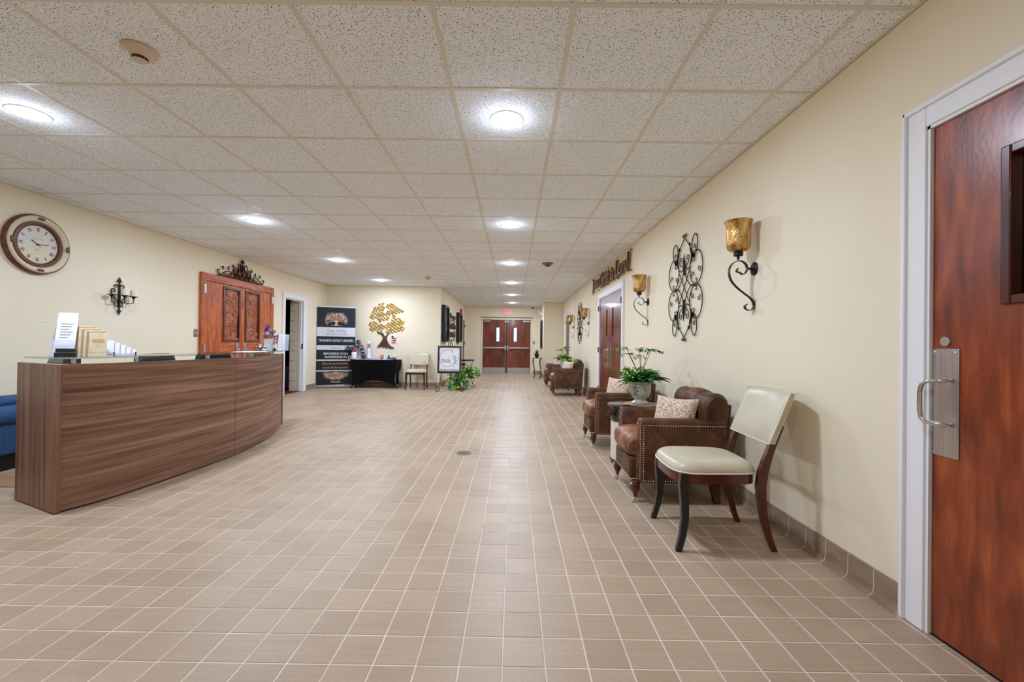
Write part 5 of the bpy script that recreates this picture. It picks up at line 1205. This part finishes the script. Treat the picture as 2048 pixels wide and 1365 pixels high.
puff(tn, [(.07, 0, .29, .07), (.10, 0, .20, .075), (.11, 0, .11, .07), (.12, 0, .05, .05)], mat('blue tinsel', (30, 30, 110), .3, .3, c2=(90, 60, 170), scale=(60, 60, 60)), 'blue_tinsel')
obj('stem', MB().tube([(.0, 0, 0), (0, 0, .4)], .008, 6), BLACK, tn)
gn = thing('figurine', 'white gift figurine with a red hat in front of the purple tinsel', 'figurine', (-3.93, 10.545, TZ))
obj('body', MB().lathe([(0, 0), (.055, 0), (.06, .02), (.06, .16), (.04, .19), (0, .2)], 16), WHITEC, gn, 50); obj('hat', MB().lathe([(.05, .18), (.04, .23), (.01, .27), (0, .275)], 14), mat('rust hat', (150, 60, 50), .6), gn, 60)
for s in (-1, 1): obj('wheel', MB().tube([(s*.1+.035*cos(k), -.02, .04+.035*sin(k)) for k in np.linspace(0, 6.28, 14)[:-1]], .007, 6, closed=True), WHITEC, gn, 60)
for s, x, m in (('U', -3.255, RED), ('S', -3.175, WHITEP), ('A', -3.09, BLUE)):
    t = thing('standing_letter', 'standing %s letter %s of the row on the black table' % ({'U': 'red', 'S': 'white', 'A': 'blue'}[s], s), 'letter', (x, 10.60, TZ), 0, 'red white and blue letters'); text('letter', s, .072, .115, t, m, (0, .015, .058), .03, 0, .12, .05)
sh = thing('shell_figurine', 'cream shell on a dark twig base at the right of the black table', 'figurine', (-2.98, 10.62, TZ))
obj('shell', MB().sell((.03, 0, .075), (.05, .04, .04), .8, .8, 20, 10).sell((.055, 0, .1), (.025, .03, .025), 1, 1, 12, 8), mat('cream shell', (232, 214, 186), .4), sh, 60)
obj('twig_base', MB().sell((0, 0, .018), (.085, .04, .014), .8, 1, 20, 8).tube([(-.09, 0, .03), (-.02, 0, .05), (.05, .01, .02)], .008, 6), MAHOG, sh, 60)
# ---- leaf tree wall art
tw = thing('tree_wall_art', 'large metal tree wall art with gold leaf plaques', 'wall art', (-3.30, YB, 1.0))
def tp(x, y): return ((x-767)*.01262, (697-y)*.01262)     # sizes read off the art's height
trunk = [(-.195, .005), (-.10, .13), (-.045, .22), (-.055, .30), (-.10, .345), (-.195, .375), (-.185, .395), (-.11, .39), (-.06, .385), (-.03, .36), (0.0, .30), (.03, .29), (.06, .345), (.10, .40), (.14, .40), (.12, .375), (.085, .34), (.065, .28), (.055, .22), (.10, .12), (.155, .05), (.255, -.01), (.20, -.025), (.13, -.018), (.08, .01), (.04, -.02), (.01, .02), (-.03, .0), (-.07, .03), (-.1, .015)]
obj('trunk', MB().prism(list(reversed(trunk)), -.025, -.006), mat('bark metal', (66, 44, 34), .5, .3, c2=(104, 76, 58), scale=(20, 20, 8), dist=1.), tw, bev=.004)
obj('twig', MB().tube([(-.14, -.012, .63), (-.11, -.012, .70), (-.15, -.012, .74)], .009, 6), IRON, tw); obj('twig', MB().tube([(.20, -.012, .82), (.195, -.012, .90), (.2, -.012, .95)], .009, 6), IRON, tw)
lmB = MB().add([(-.036, -.014, -.016), (.012, -.022, -.024), (.040, -.016, .006), (.026, -.010, .026), (-.022, -.018, .022), (-.036, -.014, -.016)][:5]+[(0, -.026, 0)], [(0, 1, 5), (1, 2, 5), (2, 3, 5), (3, 4, 5), (4, 0, 5)]).mesh('leaf_plaque'); lmB.materials.append(GOLD)
random.seed(8)
def inpoly(x, z, P):
    c = False
    for i in range(len(P)):
        (x1_, z1_), (x2_, z2_) = P[i], P[i-1]
        if (z1_ > z) != (z2_ > z) and x < (x2_-x1_)*(z-z1_)/(z2_-z1_)+x1_: c = not c
    return c
cl_ = [[(-.42, .79), (-.30, 1.02), (-.13, 1.12), (-.03, 1.15), (-.02, .92), (.13, .90), (.12, .78), (.0, .68), (-.16, .66), (-.22, .74), (-.36, .74)], [(.03, .86), (.05, 1.13), (.28, 1.13), (.38, 1.02), (.48, .92), (.36, .87), (.24, .82), (.1, .9)],
       [(-.45, .56), (-.42, .66), (-.26, .66), (-.20, .62), (-.04, .60), (0, .5), (-.03, .40), (-.20, .38), (-.34, .45)], [(.04, .38), (.0, .60), (.12, .70), (.20, .78), (.38, .78), (.50, .70), (.42, .6), (.50, .52), (.40, .42), (.22, .36)]]
nl = 0
for i in range(-8, 9):
    for j in range(0, 19):
        x = .03+i*.082+.027*(j % 3); z = .37+j*.052+i*.02
        if any(inpoly(x, z, P) for P in cl_):
            o = bpy.data.objects.new('leaf', lmB); C.objects.link(o); o.parent = tw; o.location = (x, random.uniform(-.012, 0), z); o.rotation_euler = (random.uniform(-.2, .2), random.uniform(-.15, .15), random.uniform(-.5, .2)); nl += 1
fp = thing('small_flag_picture', 'small red white and blue flag picture hung right of the tree trunk', 'picture', (-3.065, YB, 1.12))
obj('print', MB().box(-.06, .06, -.014, -.001, 0, .19), WHITEP, fp); obj('stripes', MB().box(-.055, .055, -.016, -.014, .01, .035).box(-.055, .055, -.016, -.014, .06, .085).box(-.055, .055, -.016, -.014, .11, .13), RED, fp); obj('canton', MB().box(-.055, .0, -.017, -.014, .12, .18), BLUE, fp)
obj('heart', MB().sell((.025, -.014, .07), (.022, .006, .03), 1, 1, 12, 8), mat('dark red', (110, 20, 40), .4), fp); obj('ribbon', MB().tube([(.04, -.006, .19), (.07, -.01, .15), (.055, -.01, .10)], .005, 6), RED, fp)
# ---- easel with sign
es = thing('easel', 'black wrought iron floor easel with scrolled feet', 'easel', (-1.50, 10.16, 0), .12)
for s in (-1, 1): obj('leg', MB().tube([(s*.02, .05, 1.26), (s*.06, .02, 1.0), (s*.20, -.05, .4), (s*.255, -.10, .06)]+[(s*(.285+.045*cos(q)), -.11, .055+.045*sin(q)) for q in np.linspace(2.9, -3.6, 12)], .009, 8), IRON, es, 60)
obj('rear_leg', MB().tube([(0, .06, 1.22), (0, .30, .6), (0, .42, .012)], .009, 8), IRON, es, 60)
obj('ledge', MB().box(-.28, .28, -.085, -.03, .425, .437).box(-.28, .28, -.09, -.085, .425, .455), IRON, es)
obj('crossbar', MB().tube([(-.11, .0, .80), (.11, .0, .80)], .007, 6).tube([(-.19, -.04, .44), (.19, -.04, .44)], .007, 6), IRON, es)
b = MB()
for s in (-1, 1):
    b.tube(to3([(s*x, z) for x, z in bez((.02, 1.2), (.12, 1.18), (.12, 1.27), (.06, 1.27))+spiral(.075, 1.235, .03, .01, 1.6, -3.5, 12)], .045), .008, 6)
    b.tube(to3([(s*x, z) for x, z in spiral(.03, 1.32, .035, .01, -2.5, 2.8, 12)], .045), .007, 6)
obj('scroll_top', b, IRON, es, 60)
esn = thing('easel_sign', 'dark framed white sign with a circle logo resting on the iron easel', 'sign', (-1.50, 10.06, .438), .12)
esn.rotation_euler = (-.12, 0, .12)
SW, SH = .555, .64
b = MB()
for q in ((-SW/2, -SW/2+.042, 0, SH), (SW/2-.042, SW/2, 0, SH), (-SW/2+.042, SW/2-.042, 0, .042), (-SW/2+.042, SW/2-.042, SH-.042, SH)): b.box(q[0], q[1], -.022, 0, q[2], q[3])
obj('frame', b, mat('slate frame', (36, 38, 50), .35), esn, bev=.004); obj('board', MB().box(-SW/2+.03, SW/2-.03, -.010, -.002, .03, SH-.03), PAPER, esn)
obj('circle_print', MB().tube([(-.04+.19*cos(q), -.011, .345+.20*sin(q)) for q in np.linspace(.75, 5.9, 44)], .0045, 6, flat=.3), GREYINK, esn)
text('lettering', 'TOLCA', .21, .075, esn, INK, (-.085, -.0105, .285), .001, bold=.012); text('lettering', 'Business Expo', .20, .026, esn, GREYINK, (.10, -.0105, .215), .001, shear=.2)
text('lettering', 'WELCOME TO OUR OPEN HOUSE', .44, .042, esn, INK, (0, -.0105, .07), .001, bold=.01)
b = MB(); rr = random.Random(2)
for k in range(26): b.sell((.13+rr.gauss(0, .04), -.011, .38+rr.gauss(0, .07)), (.016, .001, .012), 1, 1, 8, 4)
b.add([(.10, -.0115, .24), (.16, -.0115, .24), (.15, -.0115, .36), (.125, -.0115, .36)], [(0, 1, 2, 3)])
obj('floral_print', b, TEALINK, esn, kind='stuff')
# ---- iron tables with ivy
def tray_table(x, y, z, r, label):
    t = thing('tray_table', label, 'table', (x, y, 0), 0, 'small black iron tray tables')
    obj('tray', MB().lathe([(0, z-.02), (r-.02, z-.02), (r, z-.01), (r+.01, z+.012), (r, z+.012), (r-.015, z-.004), (0, z-.008)], 36), GLOSSB, t, 50)
    for k in range(3):
        a = T2*k/3+.4; c_, s_ = cos(a), sin(a); obj('leg', MB().tube([(r*.8*c_, r*.8*s_, z-.02), (r*.6*c_, r*.6*s_, z*.7), (r*.5*c_, r*.5*s_, z*.35), (r*.8*c_, r*.8*s_, .03), (r*.95*c_, r*.95*s_, .008)], .008, 8), IRON, t, 60)
    obj('stretcher', MB().tube([(r*.52*cos(q), r*.52*sin(q), z*.4) for q in np.linspace(0, 6.28, 20)[:-1]], .006, 6, closed=True, up=(0, 0, 1)), IRON, t, 60); return t
tray_table(-1.42, 11.05, .60, .20, 'lower round black iron tray table behind the easel'); tray_table(-1.30, 11.75, .68, .24, 'taller round black iron tray table furthest behind the easel')
def ivy(x, y, z, label, seed, spread, up_, potted):
    t = thing('ivy_plant', label, 'plant', (x, y, z)); rr = random.Random(seed)
    obj('pot', MB().lathe([(0, 0), (.07, 0), (.10, .13), (.105, .15), (.095, .15), (.09, .13), (0, .12)], 24), mat('ochre pot', (150, 112, 56), .5, c2=(118, 84, 40), scale=(20, 20, 20)), t, 50)
    zt = .14; pz = MB()
    for k in range(100):
        az = rr.uniform(0, 6.28); r_ = spread*sqrt(rr.random()); h = up_*(1-(r_/spread)**2)*rr.uniform(.3, 1)+(-.0 if r_ < spread*.6 else -rr.uniform(0, .14))
        L = rr.uniform(.09, .135); b = MB(); add_leaf(b, (0, 0, 0), 0, rr.uniform(-.9, .3), L, L*.42, .6, rr.uniform(-.5, .5), .2, 4)
        pz.tube([(0, 0, zt-.02), (r_*.5*cos(az), r_*.5*sin(az), zt+max(h, 0)*.8+.04), (r_*cos(az), r_*sin(az), zt+h)], .0022, 4)
        obj('leaf', b, LEAFL if rr.random() < .7 else LEAFD, t, 80, loc=(r_*cos(az), r_*sin(az), zt+h), rz=az+rr.uniform(-.7, .7))
    obj('vines', pz, LEAFD, t, kind='stuff'); return t
ivy(-1.38, 10.60, 0, 'bright green ivy in an ochre pot on the floor behind the easel', 5, .25, .36, True)
st_ = thing('plant_pedestal', 'low black iron stand under the second ivy plant', 'stand', (-1.12, 11.15, 0)); obj('top', MB().lathe([(0, .24), (.13, .24), (.13, .25), (0, .25)], 24), IRON, st_, 40)
for k in range(3): a = T2*k/3; obj('leg', MB().tube([(.1*cos(a), .1*sin(a), .24), (.07*cos(a), .07*sin(a), .1), (.14*cos(a), .14*sin(a), .008)], .007, 6), IRON, st_, 60)
ivy(-1.12, 11.15, .251, 'second bright green ivy on the low iron stand near the corridor', 6, .22, .22, True)
# ================================================================= CORRIDOR WALL ART
CARV = mat('carved black panel', (30, 26, 26), .25, .3, c2=(120, 118, 122), scale=(14, 14, 9), lo=.42, hi=.62, dist=1.4, bump=.8, bscale=(30, 30, 20), bdist=.01)
for (ya, yb, z0, z1, lab) in ((11.10, 11.86, 1.17, 2.14, 'nearer tall black framed relief panel on the corridor wall'), (13.95, 14.85, 1.17, 2.15, 'farther tall black framed relief panel on the corridor wall')):
    t = thing('framed_panel', lab, 'wall art', (XC, ya, z0), LW, 'tall black framed relief panels'); W_, H_ = yb-ya, z1-z0; b = MB()
    for q in ((0, .07, 0, H_), (W_-.07, W_, 0, H_), (.07, W_-.07, 0, .07), (.07, W_-.07, H_-.07, H_)): b.box(q[0], q[1], -.10, -.001, q[2], q[3])
    obj('frame', b, BLACK, t, bev=.01); obj('relief', MB().grid(lambda u, v: (.07+u*(W_-.14), -.05-.012*sin(9*u+5*sin(7*v))*cos(11*v), .07+v*(H_-.14)), 24, 40), CARV, t, 60)
for s, z, m, lab in (('Hope', 1.86, None, 'top cut-out word sign between the black framed panels'), ('Faith', 1.61, None, 'middle cut-out word sign between the black framed panels'), ('Love', 1.37, GOLD, 'bottom cut-out word sign, partly gold, between the black framed panels')):
    t = thing('word_sign', lab, 'sign', (XC, 12.95, z), LW, 'cut-out word signs'); text('lettering', s, 1.35, .19, t, mat('dark bronze word', (62, 50, 34), .45), (0, -.004, .07), .03, bold=.03)
    obj('base_strip', MB().box(-.75, .75, -.02, -.002, -.045, -.02), MATS['dark bronze word'], t)
    if m: obj('gold_bird', MB().sell((.42, -.04, .09), (.22, .02, .07), .8, .8, 16, 8), m, t, 60)
fa = thing('fire_alarm', 'small red fire alarm strobe high on the corridor wall', 'fire alarm', (XC, 14.95, 2.18), LW); obj('housing', MB().box(-.06, .06, -.06, -.001, 0, .16), RED, fa, bev=.006); obj('strobe', MB().box(-.035, .035, -.075, -.06, .09, .14), PLA, fa)
